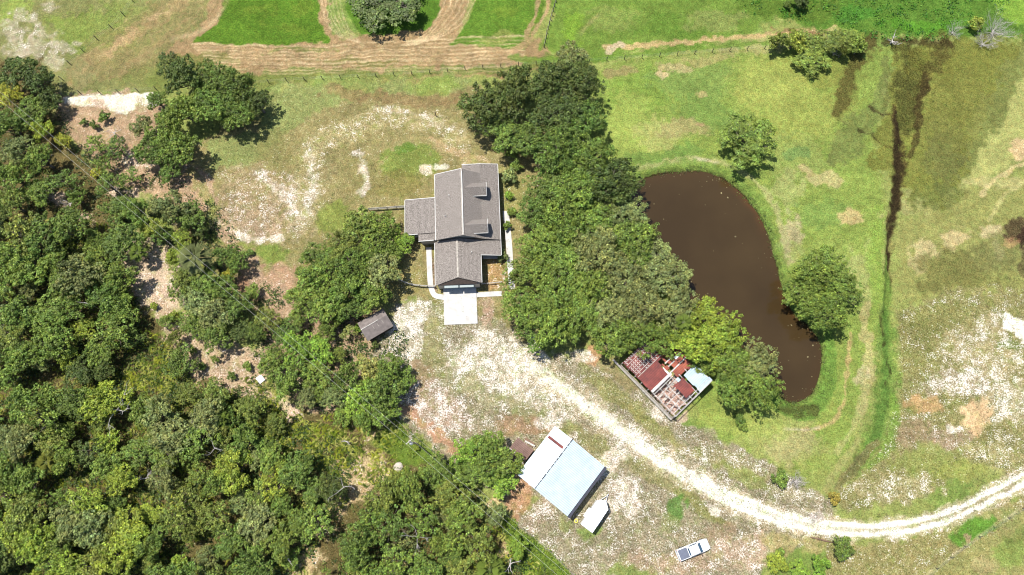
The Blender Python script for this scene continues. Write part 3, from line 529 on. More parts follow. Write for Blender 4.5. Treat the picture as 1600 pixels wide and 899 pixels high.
# ------------------------------------------------------------------ foliage builders
def leaf_quads(rs, cen, nor, L, Wd, tint):
    N = len(cen); nor = nor/np.linalg.norm(nor, axis=1, keepdims=True)
    t = rs.normal(size=(N, 3)); t -= nor*(t*nor).sum(1, keepdims=True); t /= np.linalg.norm(t, axis=1, keepdims=True)
    s = np.cross(nor, t); L = L[:, None]; Wd = Wd[:, None]
    v = np.stack([cen-t*L*.5, cen+s*Wd*.5+nor*L*.06, cen+t*L*.5, cen-s*Wd*.5+nor*L*.06], 1).reshape(-1, 3)
    return v, np.arange(4*N).reshape(N, 4), np.repeat(tint, 4, axis=0)
def unit(rs, n, zmin=-1):
    out = []
    d = rs.normal(size=(n*4+20, 3)); d /= np.linalg.norm(d, axis=1, keepdims=True); d = d[d[:, 2] > zmin][:n]
    return d
def crown(seed, Rr, hz, nl, cpl, lpc, cr, ll, gap=0.0, lobef=.42, spread=.66, shade=1.0):
    rs = np.random.RandomState(seed)
    lob = []
    for i in range(nl):
        a = i*2.39996+rs.uniform(-.5, .5); r = spread*Rr*math.sqrt((i+.4)/nl)*rs.uniform(.82, 1.16)
        z = hz*(1-(r/Rr)**2)*rs.uniform(.55, 1.12)-.2*hz+rs.uniform(-.15, .25)*hz
        lob.append((r*math.cos(a), r*math.sin(a), z, Rr*lobef*rs.uniform(.72, 1.18)))
    lob = np.array(lob); cl = []; ct = []
    for x, y, z, lr in lob:
        d = unit(rs, cpl, -.35); k = rs.uniform(.55, 1.22, size=(len(d), 1)); p = np.array([x, y, z])+d*k*lr*np.array([1, 1, .72])
        keep = np.ones(len(p), bool)
        for x2, y2, z2, r2 in lob:
            if (x2, y2, z2) == (x, y, z): continue
            q = (p-np.array([x2, y2, z2]))/np.array([1, 1, .72]); keep &= np.linalg.norm(q, axis=1) > r2*.62
        if gap: keep &= rs.rand(len(p)) > gap
        cl.append(np.concatenate([p, d], 1)[keep]); ct.append(np.full(keep.sum(), rs.uniform(.82, 1.18)))
    cl = np.concatenate(cl); ct = np.concatenate(ct)
    n = len(cl); dirs = unit(rs, n*lpc, -.55); m = min(len(dirs), n*lpc); ii = np.repeat(np.arange(n), lpc)[:m]; dirs = dirs[:m]
    crad = (cr*rs.uniform(.6, 1.3, n))[ii][:, None]
    cen = cl[ii, :3]+dirs*crad*rs.uniform(.35, 1.05, (m, 1))*np.array([1, 1, .8])
    nor = dirs*.8+cl[ii, 3:]*.3+rs.normal(size=(m, 3))*.55+np.array([0, 0, .25])
    L = ll*rs.uniform(.6, 1.35, m); t = ct[ii]*rs.uniform(.72, 1.28, n)[ii]*(.62+.30*rs.gamma(2.0, .65, m))
    yel = rs.uniform(-.10, .14, n)[ii]
    tint = np.stack([t*(1+yel), t, t*(1-yel)], 1)
    return cen, nor, L, tint, lob
def mk_crown(name, material, **k):
    cen, nor, L, tint, lob = crown(**k); rs = np.random.RandomState(k['seed']+500)
    v, q, t = leaf_quads(rs, cen, nor, L, L*.62, tint)
    return np_mesh(name, v, q, material, {'leaf': t}), lob
def mk_trunk(name, lob, h, r0, material, seed, extra=0):
    rs = random.Random(seed); m = MB(); f = h*.38
    m.tube([(0, 0, -.3), (rs.uniform(-.1, .1), rs.uniform(-.1, .1), f*.5), (0, 0, f)], [r0*1.35, r0, r0*.9], 8)
    for (x, y, z, lr) in lob[::1]:
        mid_ = (x*.45+rs.uniform(-.3, .3), y*.45+rs.uniform(-.3, .3), f+(h+z-f)*.45)
        end = (x, y, h+z+lr*.2)
        m.tube([(0, 0, f*.92), mid_, end], [r0*.62, r0*.38, r0*.10], 5)
        for _ in range(3):
            a = rs.uniform(0, 6.28); e = (end[0]+math.cos(a)*lr*.75, end[1]+math.sin(a)*lr*.75, end[2]+lr*rs.uniform(-.1, .5))
            m.tube([mid_, tuple(.5*(p+q)+rs.uniform(-.1, .1) for p, q in zip(mid_, e)), e], [r0*.22, r0*.14, r0*.04], 4)
    return m.mesh(name, material, True)
CR = {}
def kind(key, n, Rr, h, r0, **k):
    CR[key] = []
    for i in range(n):
        me, lob = mk_crown('crown', M['leaf'], seed=hash_(key)+i*7, Rr=Rr, **k)
        CR[key].append((me, mk_trunk('trunk', lob, h, r0, M['bark'], i), Rr, h))
def hash_(s): return sum(ord(ch)*(i+1) for i, ch in enumerate(s)) % 1000
kind('big', 5, 5.6, 6.0, .38, hz=2.9, nl=17, cpl=32, lpc=27, cr=.56, ll=.38, gap=.10, lobef=.32, spread=.82)
kind('mid', 8, 3.4, 4.6, .24, hz=2.4, nl=10, cpl=26, lpc=24, cr=.46, ll=.34, gap=.14, lobef=.36, spread=.84)
kind('sparse', 5, 3.4, 4.6, .22, hz=2.2, nl=9, cpl=19, lpc=20, cr=.46, ll=.34, gap=.30, lobef=.38, spread=.84)
kind('shrub', 4, 1.6, 1.3, .09, hz=1.0, nl=6, cpl=14, lpc=26, cr=.34, ll=.28, lobef=.45, spread=.66)
TONE = {'dark': (.050, .078, .026), 'deep': (.066, .112, .030), 'mid': (.084, .135, .034), 'bright': (.105, .19, .036), 'grey': (.105, .140, .066), 'yellow': (.118, .165, .036), 'olive': (.092, .128, .036),
        'lime': (.128, .185, .034), 'orange': (.13, .125, .034), 'pale': (.155, .185, .075), 'gold': (.17, .19, .034)}
WORD = {'dark': 'dark green', 'deep': 'deep green', 'mid': 'mid green', 'bright': 'bright green', 'grey': 'grey green', 'yellow': 'yellow green', 'olive': 'olive green', 'lime': 'lime green', 'orange': 'orange tinged', 'pale': 'pale silvery green', 'gold': 'golden yellow'}
TREES = []
tr = random.Random(5)
def tree(px, py, r, tone, key=None, label=None, cat='tree', group=None, name=None, h=None):
    rm = metres(px, py, r)
    if key is None: key = 'big' if rm > 3.9 else ('mid' if rm > 1.75 else 'shrub')
    if group and 'hedge' in group: h = 1.9
    me, tk, Rr, hh = CR[key][tr.randrange(len(CR[key]))]
    s = rm/(Rr*(1.08 if key != 'shrub' else 1.12)); sx = s*(tr.uniform(.86, 1.16) if group else 1); sy = s*s/sx
    zs = s*(.85 if key != 'big' else min(1, 1.0/s*.95+.1)*.84) if h is None else h/hh
    zc_ = hh*zs+.3
    x, y, _ = W(px, py, zc_)
    root = empty(name or ('oak_tree' if key != 'shrub' else 'shrub'), (x, y, ground_z(x, y)-.02), tr.uniform(0, 6.28), label, cat, group)
    root.scale = (sx, sy, zs*tr.uniform(.85, 1.2))
    c = bpy.data.objects.new('crown', me); t = bpy.data.objects.new('trunk', tk)
    for o in (c, t): COL.objects.link(o); o.parent = root
    c.location = (0, 0, hh)
    tn = [v*g for v, g in zip(TONE[tone], (1.90, 1.72, 1.16))]; j = tr.uniform(.88, 1.12); k = tr.uniform(-.06, .06)
    c.color = (tn[0]*j*(1+k), tn[1]*j, tn[2]*j, 1)
    TREES.append((root, px, py, r, tone))
    return root
#OBJ
# ------------------------------------------------------------------ the house
HA = R(2.5); HO = W(715, 454, 0)
house = empty('house', (HO[0], HO[1], 0), HA, 'grey shingled gabled house with two dormers and an attached garage beside the oak grove', 'house')
main_roof_parts = [
    [(-3.5, 8.7, 4.0), (1.65, 8.7, 6.2), (1.65, 21.8, 6.2), (-3.5, 21.8, 4.0)],
    [(1.65, 8.7, 6.2), (5.1, 8.7, 3.85), (5.1, 21.8, 3.85), (1.65, 21.8, 6.2)],
    [(5.1, 8.7, 3.85), (8.4, 8.7, 2.75), (8.4, 24.0, 2.75), (5.1, 23.7, 3.85)],
    [(1.6, 21.803, 3.95), (5.1, 21.803, 3.85), (5.1, 23.7, 3.85), (1.6, 23.6, 3.95)], [(4.65, 5.8, 3.27), (8.4, 5.8, 2.52), (8.4, 8.697, 2.52), (4.65, 8.697, 3.27)]]
m = MB()
for p in main_roof_parts: m.slab(p, .16)
roof = m.build('roof', M['shingle'], house)
m = MB()
m.slab([(-3.8, .35, 2.75), (.4, 1.35, 4.12), (.4, 8.9, 4.12), (-3.8, 8.69, 2.75)], .16)
m.slab([(.4, 1.35, 4.12), (4.647, .4, 3.272), (4.647, 8.69, 3.272), (.4, 8.9, 4.12)], .16)
groof = m.build('garage_roof', M['shingle'], house)
m = MB()
m.slab([(-9.3, 10.4, 2.85), (-3.503, 10.4, 3.5), (-3.503, 17.3, 3.5), (-9.3, 17.3, 2.85)], .16)
m.slab([(-6.85, 9.05, 2.9), (-3.6, 9.05, 3.25), (-3.6, 10.395, 3.25), (-6.85, 10.395, 2.9)], .14)
m.build('wing_roof', M['shingle'], house)
m = MB()                                          # ridge caps
for a, b2 in (((1.65, 8.75, 6.23), (1.65, 21.75, 6.23)), ((.4, 1.4, 4.14), (.4, 8.6, 4.14))): m.beam(a, b2, .32, .07)
m.build('ridge_cap', M['grey_wood'], roof)
m = MB(); m.beam((1.72, 9.2, 6.29), (1.72, 21.3, 6.29), .10, .06); m.build('ridge_vent', M['white_trim'], roof)
m = MB()                                          # eaves and barge boards
def trim(a, b2): m.beam(a, b2, .09, .18)
for a, b2 in (((-3.56, 8.7, 3.93), (-3.56, 21.8, 3.93)), ((8.48, 5.75, 2.46), (8.48, 8.68, 2.46)), ((8.48, 8.7, 2.68), (8.48, 24.05, 2.68)), ((5.1, 23.77, 3.78), (8.4, 24.07, 2.68)), ((1.6, 23.67, 3.88), (5.1, 23.77, 3.78)), ((4.72, 5.73, 3.2), (8.4, 5.73, 2.45)),
              ((-3.88, .35, 2.7), (-3.88, 8.6, 2.7)), ((4.72, .45, 3.2), (4.72, 5.65, 3.2)), ((-3.5, 21.87, 3.9), (1.65, 21.87, 6.1)),
              ((-9.38, 10.4, 2.8), (-9.38, 17.3, 2.8)), ((-9.3, 17.37, 2.8), (-3.6, 17.37, 3.45)), ((-9.3, 10.33, 2.8), (-6.9, 10.33, 3.05)), ((-6.85, 8.98, 2.85), (-3.95, 8.98, 3.15)), ): trim(a, b2)
m.build('fascia', M['white_trim'], house)
m = MB()
m.prism([(-3.1, 9.1), (4.9, 9.1), (4.9, 21.4), (-3.1, 21.4)], 0, 3.4)
for y in (9.1, 21.39):                              # gable ends
    m.slab([(-3.1, y, 3.403), (4.9, y, 3.403), (4.9, y+.01, 3.403), (-3.1, y+.01, 3.403)], .01)
    k = len(m.v); m.v += [(-3.1, y, 3.4), (4.9, y, 3.4), (4.9, y, 3.8), (1.65, y, 6.0), (-3.1, y, 4.0)]; m.f.append((k, k+1, k+2, k+3, k+4))
m.prism([(-3.4, .38), (4.25, .38), (4.25, 9.097), (-3.4, 9.097)], 0, 2.45)
k = len(m.v); m.v += [(-3.4, .9, 2.65), (4.25, .9, 2.65), (4.25, .9, 3.0), (-3.4, .9, 2.75)]; m.f.append((k, k+1, k+2, k+3))
m.prism([(-8.9, 10.8), (-3.103, 10.8), (-3.103, 16.9), (-8.9, 16.9)], 0, 2.7)
m.prism([(-6.5, 9.3), (-3.403, 9.3), (-3.403, 10.797), (-6.5, 10.797)], 0, 2.7)
wall = m.build('wall', M['siding'], house)
m = MB(); m.slab([(-3.3, .36, 2.62), (4.25, .38, 2.95), (.4, 1.38, 3.92)], .03); m.build('gable_board', M['dark_wood'], house)
m = MB(); m.box((.45, .30, 1.1), (5.6, .1, 2.2)); gd = m.build('garage_door', M['garage_door'], house)
m = MB()
for x in (-.95, 1.85): m.box((x, .10, 2.38), (2.55, .42, .2))
m.build('door_header', M['header'], house)
m = MB(); m.box((.45, .22, .5), (.25, .04, .08)); m.build('handle', M['steel'], gd)
def window(x, y, rz, z=1.55, w=1.0, h=1.25):
    m = MB(); ca, sa = math.cos(rz), math.sin(rz)
    for dx, dz, a, b2 in ((0, h/2, w+.12, .1), (0, -h/2, w+.12, .1), (-w/2, 0, .1, h-.1), (w/2, 0, .1, h-.1), (0, 0, .06, h-.1)): m.box((x+dx*ca, y+dx*sa, z+dz), (a, .07, b2), rz)
    f = m.build('window', M['white_trim'], house)
    m = MB(); m.box((x, y, z), (w-.1, .03, h-.1), rz); m.build('pane', M['glass'], f)
for y in (11, 14, 19.5): window(4.93, y, math.pi/2)
for y in (18.6, 20.2): window(-3.13, y, math.pi/2)
for x in (-1.5, 2.8): window(x, 21.43, 0)
for y in (12.2, 15.2): window(-8.93, y, math.pi/2)
window(4.28, 3.2, math.pi/2); window(-3.43, 4.6, math.pi/2); window(-7.8, 10.77, 0)
m = MB(); m.box((4.93, 16.6, 1.1), (.07, .95, 2.05)); dr_ = m.build('front_door', M['dark_wood'], house)
m = MB(); m.box((4.99, 16.95, 1.05), (.06, .08, .08)); m.build('door_knob', M['steel'], dr_)
m = MB(); m.box((6.6, 14.6, .1), (3.35, 17.4, .2)); m.box((6.6, 7.8, .1), (3.35, -3.6, .2)) if 0 else None; m.build('porch_floor', M['concrete'], house)
for y in (6.0, 9.4, 12.8, 16.2, 19.6, 23.1):
    m = MB(); m.box((8.12, y, 1.35), (.16, .16, 2.4)); m.build('porch_post', M['white_trim'], house)
for v0 in (18.1, 10.75):                          # dormers
    zr = 5.98; ze = 5.05
    m = MB(); m.prism([(3.0, v0-1.05), (5.95, v0-1.05), (5.95, v0+1.05), (3.0, v0+1.05)], 3.4, 4.85)
    k = len(m.v); m.v += [(5.95, v0-1.05, 4.85), (5.95, v0+1.05, 4.85), (5.95, v0, 5.84)]; m.f.append((k, k+1, k+2))
    d = m.build('dormer', M['siding'], house)
    m = MB(); m.slab([(3.3, v0-1.3, ze-.13), (6.15, v0-1.3, ze-.13), (6.15, v0, zr), (1.95, v0, zr)], .1)
    m.slab([(1.95, v0, zr), (6.15, v0, zr), (6.15, v0+1.3, ze-.13), (3.3, v0+1.3, ze-.13)], .1); m.build('dormer_roof', M['shingle'], d)
    m = MB(); m.beam((6.2, v0-1.33, ze-.2), (6.2, v0, zr-.06), .07, .14); m.beam((6.2, v0, zr-.06), (6.2, v0+1.33, ze-.2), .07, .14); m.beam((3.6, v0-1.36, ze-.18), (6.15, v0-1.36, ze-.18), .07, .12); m.build('dormer_trim', M['white_trim'], d)
    m = MB(); m.box((5.97, v0, 4.28), (.06, .9, .7)); m.build('dormer_window', M['glass'], d)
for x, y, z in ((-.8, 16.9, 5.7), (-1.6, 13.0, 5.4), (3.0, 6.2, 4.1)): m = MB(); m.tube([(x, y, z-1.2), (x, y, z)], .07, 8); m.build('vent_pipe', M['white_trim'], roof)

def to_h(u, v, z=0):
    ca, sa = math.cos(HA), math.sin(HA); return (HO[0]+u*ca-v*sa, HO[1]+u*sa+v*ca, z)
# concrete
m = MB(); m.prism([to_h(-2.6, -6.5)[:2], to_h(3.55, -6.5)[:2], to_h(3.5, .36)[:2], to_h(-2.65, .36)[:2]], -.1, .11)
tag(m.build('driveway', M['concrete'], bevel=.02), kind='structure')
def ribbon(pts, w, z, name, th=.1):
    pts = [Vector((p[0], p[1], 0)) for p in pts]; L_s, R_s = [], []
    for i, p in enumerate(pts):
        d = (pts[min(i+1, len(pts)-1)]-pts[max(i-1, 0)]).normalized(); nn = Vector((-d.y, d.x, 0)); L_s.append(p+nn*w/2); R_s.append(p-nn*w/2)
    m = MB(); k = 0
    for i in range(len(pts)-1): m.prism([R_s[i], R_s[i+1], L_s[i+1], L_s[i]], -.1, z) if 0 else None
    n_ = len(pts); vs = [(*q[:2], z) for q in R_s]+[(*q[:2], z) for q in L_s]; m.v = vs+[(x, y, -.12) for x, y, _ in vs]
    for i in range(n_-1):
        m.f += [(i, i+1, n_+i+1, n_+i), (2*n_+i+1, 2*n_+i, 3*n_+i, 3*n_+i+1), (i+1, i, 2*n_+i, 2*n_+i+1), (n_+i, n_+i+1, 3*n_+i+1, 3*n_+i)]
    m.f += [(0, n_, 3*n_, 2*n_), (n_-1, 3*n_-1, 4*n_-1, 2*n_-1)] if 0 else [(0, n_, 3*n_, 2*n_), (2*n_-1, n_-1, 3*n_-1, 4*n_-1)]
    return tag(m.build(name, M['concrete']), kind='structure')
ribbon(smooth_pts([W(670, 387), W(672, 440), W(674, 452), W(679, 463), W(694, 465)], 2), 1.0, .1, 'path')
ribbon([W(745, 461), W(784, 459)], .95, .1, 'path')
ribbon(smooth_pts([W(790, 330), W(795, 375), W(798, 425), W(800, 452)], 1), 1.15, .1, 'path')
# white sand lip of the right hand edge and the loose sheets
def fence(name, pts, post_step, ph, label, cat='fence', wires=(.4, .75, 1.1), pr=.07, lean=.06, wr=.006, pm='post', rail=False):
    P3 = [Vector((*W(x, y)[:2], 0)) for x, y in pts]
    root = empty(name, (P3[0].x, P3[0].y, 0), 0, label, cat); o = P3[0]; rr = random.Random(len(pts)+int(abs(P3[0].x)))
    segs = []; tot = sum((b2-a).length for a, b2 in zip(P3[:-1], P3[1:])); nposts = int(tot/post_step)+1; locs = []
    for i in range(nposts+1):
        s = tot*i/nposts; 
        for a, b2 in zip(P3[:-1], P3[1:]):
            L = (b2-a).length
            if s <= L+1e-6: locs.append(a+(b2-a)*(s/L)); break
            s -= L
    tops = []
    for p in locs:
        q = p-o; z0 = ground_z(p.x, p.y); lx, ly = rr.uniform(-lean, lean), rr.uniform(-lean, lean); hh = ph*rr.uniform(.9, 1.08)
        m = MB(); m.tube([(q.x, q.y, z0-.3), (q.x+lx, q.y+ly, z0+hh)], [pr*1.1, pr], 6); m.build('post', M[pm], root); tops.append((q.x, q.y, z0))
    m = MB()
    for zz in wires:
        for a, b2 in zip(tops[:-1], tops[1:]):
            if rail: m.beam((a[0], a[1], a[2]+zz), (b2[0], b2[1], b2[2]+zz), .05, .14)
            else: m.tube([(a[0], a[1], a[2]+zz), ((a[0]+b2[0])/2, (a[1]+b2[1])/2, (a[2]+b2[2])/2+zz-.03), (b2[0], b2[1], b2[2]+zz)], wr, 4)
    m.build('rail' if rail else 'wire', M[pm if rail else 'wire'], root); return root
fence('wire_fence', [(392, 132), (450, 127), (560, 121), (650, 116), (740, 108), (830, 102), (930, 96), (1000, 91), (1100, 83), (1200, 76), (1330, 66)], 3.7, 1.35, 'long wire fence on dark wooden posts along the south edge of the mown field')
fence('wire_fence', [(220, -20), (200, 18), (178, 42), (155, 60), (133, 80), (112, 98), (98, 122), (98, 150)], 4.0, 1.4, 'wire fence running diagonally through the top left pasture')
fence('wire_fence', [(98, 151), (125, 148), (155, 146), (187, 145), (214, 143), (245, 141)], 3.9, 1.4, 'short wire fence above the white gravel patch')
fence('pasture_fence', [(872, -10), (868, 5), (862, 25), (855, 50), (850, 74)], 1.2, 1.2, 'short close posted fence beside the two track lane at the top', pr=.1)
fence('wire_fence', [(618, 655), (650, 683), (700, 725), (740, 757), (800, 812), (850, 852), (900, 902), (940, 940)], 3.0, 1.2, 'wire fence in tall weeds between the utility pole and the bottom edge', pr=.055)
fence('wire_fence', [(1620, 780), (1510, 850), (1440, 905)], 3.6, 1.2, 'wire fence cutting across the bottom right corner', pr=.05)
fence('wooden_fence', [(577, 329), (606, 327), (634, 325)], 1.8, 1.15, 'weathered grey rail fence from the west wing of the house', pm='silver_wood', rail=True, wires=(.3, .6, .9, 1.12), lean=.01)
fence('wooden_fence', smooth_pts([(614, 430), (622, 438), (638, 445), (655, 448), (680, 449)], 1), 1.6, 1.1, 'curved low rail fence from the big oaks to the garage corner', pm='silver_wood', rail=True, wires=(.35, .7, 1.05), lean=.01)
fence('wooden_fence', [(752, 445), (768, 444), (784, 442)], 1.8, .9, 'low white rail fence east of the garage', pm='white_board', rail=True, wires=(.45, .8), lean=.01)

# ------------------------------------------------------------------ brown shed under the oaks
SO = Vector((*W(590, 511)[:2], 0)); sa_ = math.atan2(.527, .85)
shed = empty('storage_shed', SO, sa_, 'small brown felt roofed shed under the trees southwest of the house', 'shed')
m = MB(); m.prism([(-2.4, -1.7), (2.4, -1.7), (2.4, 1.7), (-2.4, 1.7)], 0, 2.1)
for x in (-2.4, 2.4): k = len(m.v); m.v += [(x, -1.7, 2.1), (x, 1.7, 2.1), (x, .2, 3.0)]; m.f.append((k, k+1, k+2))
m.build('wall', M['dark_wood'], shed)
m = MB(); m.slab([(-2.65, -1.95, 2.05), (2.65, -1.95, 2.05), (2.65, -.9, 2.55), (-2.65, -.9, 2.55)], .08); m.slab([(-2.65, -.9, 2.55), (2.65, -.9, 2.55), (2.65, .25, 3.02), (-2.65, .25, 3.02)], .08)
m.slab([(-2.65, .25, 3.02), (2.65, .25, 3.02), (2.65, 1.95, 2.1), (-2.65, 1.95, 2.1)], .08); m.build('roof', M['brown_roof'], shed)
m = MB(); m.beam((-2.6, .25, 3.05), (.9, .25, 3.05), .12, .05); m.build('ridge_strip', M['white_board'], shed)
m = MB()
for x in (-.5, .4, 1.4): m.beam((x, -.15, 2.93), (x, -.75, 2.68), .07, .03)
m.build('roof_seam', M['grey_wood'], shed)
m = MB(); m.box((2.42, 0, .95), (.06, 1.0, 1.9)); m.build('door', M['brown_wood'], shed)

# ------------------------------------------------------------------ metal barn
BC = Vector((3.75, -2.6, 0)); ba = math.atan2(8.07, 6.5)      # local x along the ridge (to the upper right), local y to the upper left
barn = empty('metal_barn', BC, ba, 'open sided barn with a pale blue galvanised metal roof beside the gravel yard', 'barn')
m = MB(); m.slab([(0, -7.15, 2.9), (10.4, -7.15, 2.9), (10.4, -.05, 4.5), (0, -.05, 4.5)], .07); m.build('roof_panel', M['tin'], barn)
m = MB(); m.slab([(0, -.03, 4.5), (10.4, -.03, 4.5), (10.4, 3.7, 3.5), (0, 3.7, 3.5)], .07); m.build('roof_panel', M['tin_white'], barn)
m = MB(); rr = random.Random(4)
x = 0
while x < 10.3:
    d = rr.uniform(.4, 1.4); m.box((x+d/2, -.04, 4.55), (d*.82, .10+rr.uniform(0, .06), .05)); x += d
m.build('ridge_cap', M['black'], barn)
m = MB(); m.slab([(8.05, .35, 4.425), (8.5, .35, 4.425), (8.5, 3.45, 3.60), (8.05, 3.45, 3.60)], .02); m.build('rusted_sheet', M['rust_dark'], barn)
m = MB(); m.box((5.2, -7.42, 2.62), (10.5, .46, .16)); m.build('eave_strip', M['navy'], barn)  # dark navy strip running the length of the low eave
for x in (.2, 2.7, 5.2, 7.7, 10.2):
    for y in (-7.0, 0, 3.5):
        m = MB(); m.box((x, y, 1.4 if y != 0 else 2.2), (.16, .16, 2.8 if y != 0 else 4.4)); m.build('post', M['dark_wood'], barn)
m = MB(); m.box((5.2, 3.6, 1.65), (10.0, .08, 3.3)); m.box((.05, 1.7, 1.7), (.08, 3.4, 3.3)); m.build('wall', M['grey_wood'], barn)
m = MB()
for i in range(8): m.beam((0, -7+i*.99, 2.80+i*.225), (10.4, -7+i*.99, 2.80+i*.225), .06, .1)
m.build('purlin', M['grey_wood'], barn)
lo = Vector((*W(815, 702, 1.8)[:2], 0))
lean = empty('lean_to', lo, ba, 'small rusty brown roofed shed against the left side of the metal barn', 'shed')
m = MB(); m.slab([(-1.15, -1.75, 2.15), (1.15, -1.75, 2.15), (1.15, 1.75, 1.95), (-1.15, 1.75, 1.95)], .06); m.build('roof', M['brown_tin'], lean)
m = MB(); m.box((0, 0, .95), (1.9, 3.1, 1.9)); m.build('wall', M['grey_wood'], lean); m = MB(); m.box((-1.18, 0, 2.0), (.12, 3.5, .1)); m.build('fascia', M['white_board'], lean)
po = Vector((*W(826, 693, .3)[:2], 0)); pile = empty('lumber_pile', po, ba, 'small pile of reddish boards behind the brown roofed shed', 'lumber')
for i, (x, y, z, w) in enumerate(((0, 0, .2, .5), (.45, .1, .2, .3), (.1, -.2, .45, .3))): m = MB(); m.box((x, y, z), (w, 1.9, .12), .1*i); m.build('board', M['brown_wood' if i < 2 else 'white_board'], pile)

# ------------------------------------------------------------------ white cargo trailer
TO = Vector((*W(927, 806)[:2], 0)); ta = math.atan2(.804, .594)
tl = empty('cargo_trailer', TO, ta, 'white enclosed box trailer with a pointed nose beside the metal barn', 'trailer')
out = [(-2.4, -1.2), (2.3, -1.2), (3.25, 0), (2.3, 1.2), (-2.4, 1.2)]
m = MB(); m.prism(out, .55, 2.35); m.build('body', M['white_paint'], tl, bevel=.06)
m = MB(); m.prism([(x*1.0, y*.97) for x, y in out], 2.352, 2.40); m.build('roof', M['white_paint'], tl)
m = MB(); m.box((-.2, 0, 2.44), (.5, .5, .1)); m.build('roof_vent', M['steel'], tl)
m = MB()
for y in (-1.0, 1.0): m.beam((1.9, y*.9, .5), (4.2, 0, .5), .1, .12)
m.box((4.3, 0, .52), (.35, .14, .14)); m.build('tongue', M['steel'], tl)
for s in (-1, 1):
    for x in (-.6, .2):
        m = MB(); m.tube([(x, s*1.08, .36), (x, s*1.34, .36)], .36, 16); w_ = m.build('wheel', M['black'], tl, True); m = MB(); m.tube([(x, s*1.345, .36), (x, s*1.36, .36)], .18, 12); m.build('rim', M['steel'], w_)
    m = MB(); m.box((-.2, s*1.32, .78), (1.7, .3, .08)); m.build('fender', M['white_paint'], tl)
m = MB(); m.box((-2.43, 0, 1.45), (.04, 1.9, 1.6)); m.build('door', M['header'], tl)

# ------------------------------------------------------------------ pickup truck
KO = Vector((*W(1081.5, 858)[:2], 0)); ka = math.atan2(1.93, 5.2)
tk = empty('pickup_truck', KO, ka, 'white pickup truck with a dark bed cover parked on the sandy gravel', 'truck')
def loft(secs, n=None):                            # secs: list of (x, [(y,z)...]) closed loops
    m = MB(); k = len(secs[0][1])
    for x, loop in secs: m.v += [(x, y, z) for y, z in loop]
    for i in range(len(secs)-1):
        for j in range(k): j2 = (j+1) % k; m.f.append((i*k+j, i*k+j2, (i+1)*k+j2, (i+1)*k+j))
    m.f.append(tuple(range(k-1, -1, -1))); m.f.append(tuple(range((len(secs)-1)*k, len(secs)*k))); return m
def bodysec(w, zt, zb=.42, r=.1): return [(-w+.05, zb), (w-.05, zb), (w, zb+.25), (w, zt-r), (w-r, zt), (-w+r, zt), (-w, zt-r), (-w, zb+.25)]
body = loft([(-2.78, bodysec(.92, 1.10)), (-2.70, bodysec(.97, 1.16)), (-.95, bodysec(.98, 1.17)), (.9, bodysec(.98, 1.16)), (1.25, bodysec(.98, 1.14)), (2.2, bodysec(.96, 1.06)), (2.6, bodysec(.88, .96)), (2.80, bodysec(.74, .84, .45))]).build('body', M['white_paint'], tk, True, .03)
def cabsec(w, z, zb=1.1): return [(-w-.14, zb), (w+.14, zb), (w+.02, z-.12), (w-.10, z), (-w+.10, z), (-w-.02, z-.12)]
loft([(-.98, cabsec(.74, 1.2)), (-.78, cabsec(.74, 1.76)), (-.2, cabsec(.75, 1.84)), (.55, cabsec(.74, 1.80)), (.75, cabsec(.74, 1.72)), (1.38, cabsec(.78, 1.16))]).build('cab', M['white_paint'], tk, True, .02)
m = MB(); m.slab([(.82, -.68, 1.71), (1.36, -.80, 1.22), (1.36, .80, 1.22), (.82, .68, 1.71)], .02)
ws = m; ws.v = [(x, y, z) for x, y, z in ws.v]; ws.build('windshield', M['car_glass'], tk)
m = MB(); m.slab([(-.99, -.60, 1.28), (-.83, -.60, 1.72), (-.83, .60, 1.72), (-.99, .60, 1.28)], -.025); m.build('rear_window', M['car_glass'], tk)
for s in (-1, 1):
    m = MB(); m.poly([(-.7, s*.885, 1.22), (.85, s*.885, 1.22), (.55, s*.79, 1.66), (-.62, s*.79, 1.66)][::s]); m.build('side_window', M['car_glass'], tk)
    m = MB(); m.box((.95, s*1.10, 1.22), (.12, .22, .18)); m.build('mirror', M['black'], tk)
    m = MB(); m.box((2.66, s*.68, .84), (.2, .3, .14)); m.build('headlight', M['lamp_clear'], tk)
    m = MB(); m.box((-2.79, s*.86, .95), (.06, .14, .34)); m.build('tail_light', M['lamp_red'], tk)
    for x in (-1.75, 1.85):
        m = MB(); m.tube([(x, s*.76, .38), (x, s*1.0, .38)], .38, 20); w_ = m.build('wheel', M['black'], tk, True); m = MB(); m.tube([(x, s*1.002, .38), (x, s*1.02, .38)], .23, 14); m.build('rim', M['steel'], w_)
    m = MB(); m.tube([(x0, s*.985, .40+.48*math.sin(a)) for x0, a in ((-2.25, 0), (-2.05, .8), (-1.75, 1.57), (-1.45, .8), (-1.25, 0))], .04, 5); m.build('wheel_arch', M['black'], tk)
m = MB(); m.box((-1.86, 0, 1.19), (1.62, 1.66, .05)); m.build('bed_cover', M['tonneau'], tk, bevel=.02)
m = MB(); m.box((-2.9, 0, .55), (.16, 1.8, .16)); m.box((2.82, 0, .5), (.14, 1.5, .18)); m.build('bumper', M['steel'], tk, bevel=.03)
m = MB(); m.box((2.80, 0, .72), (.05, .9, .2)); m.build('grille', M['black'], tk)

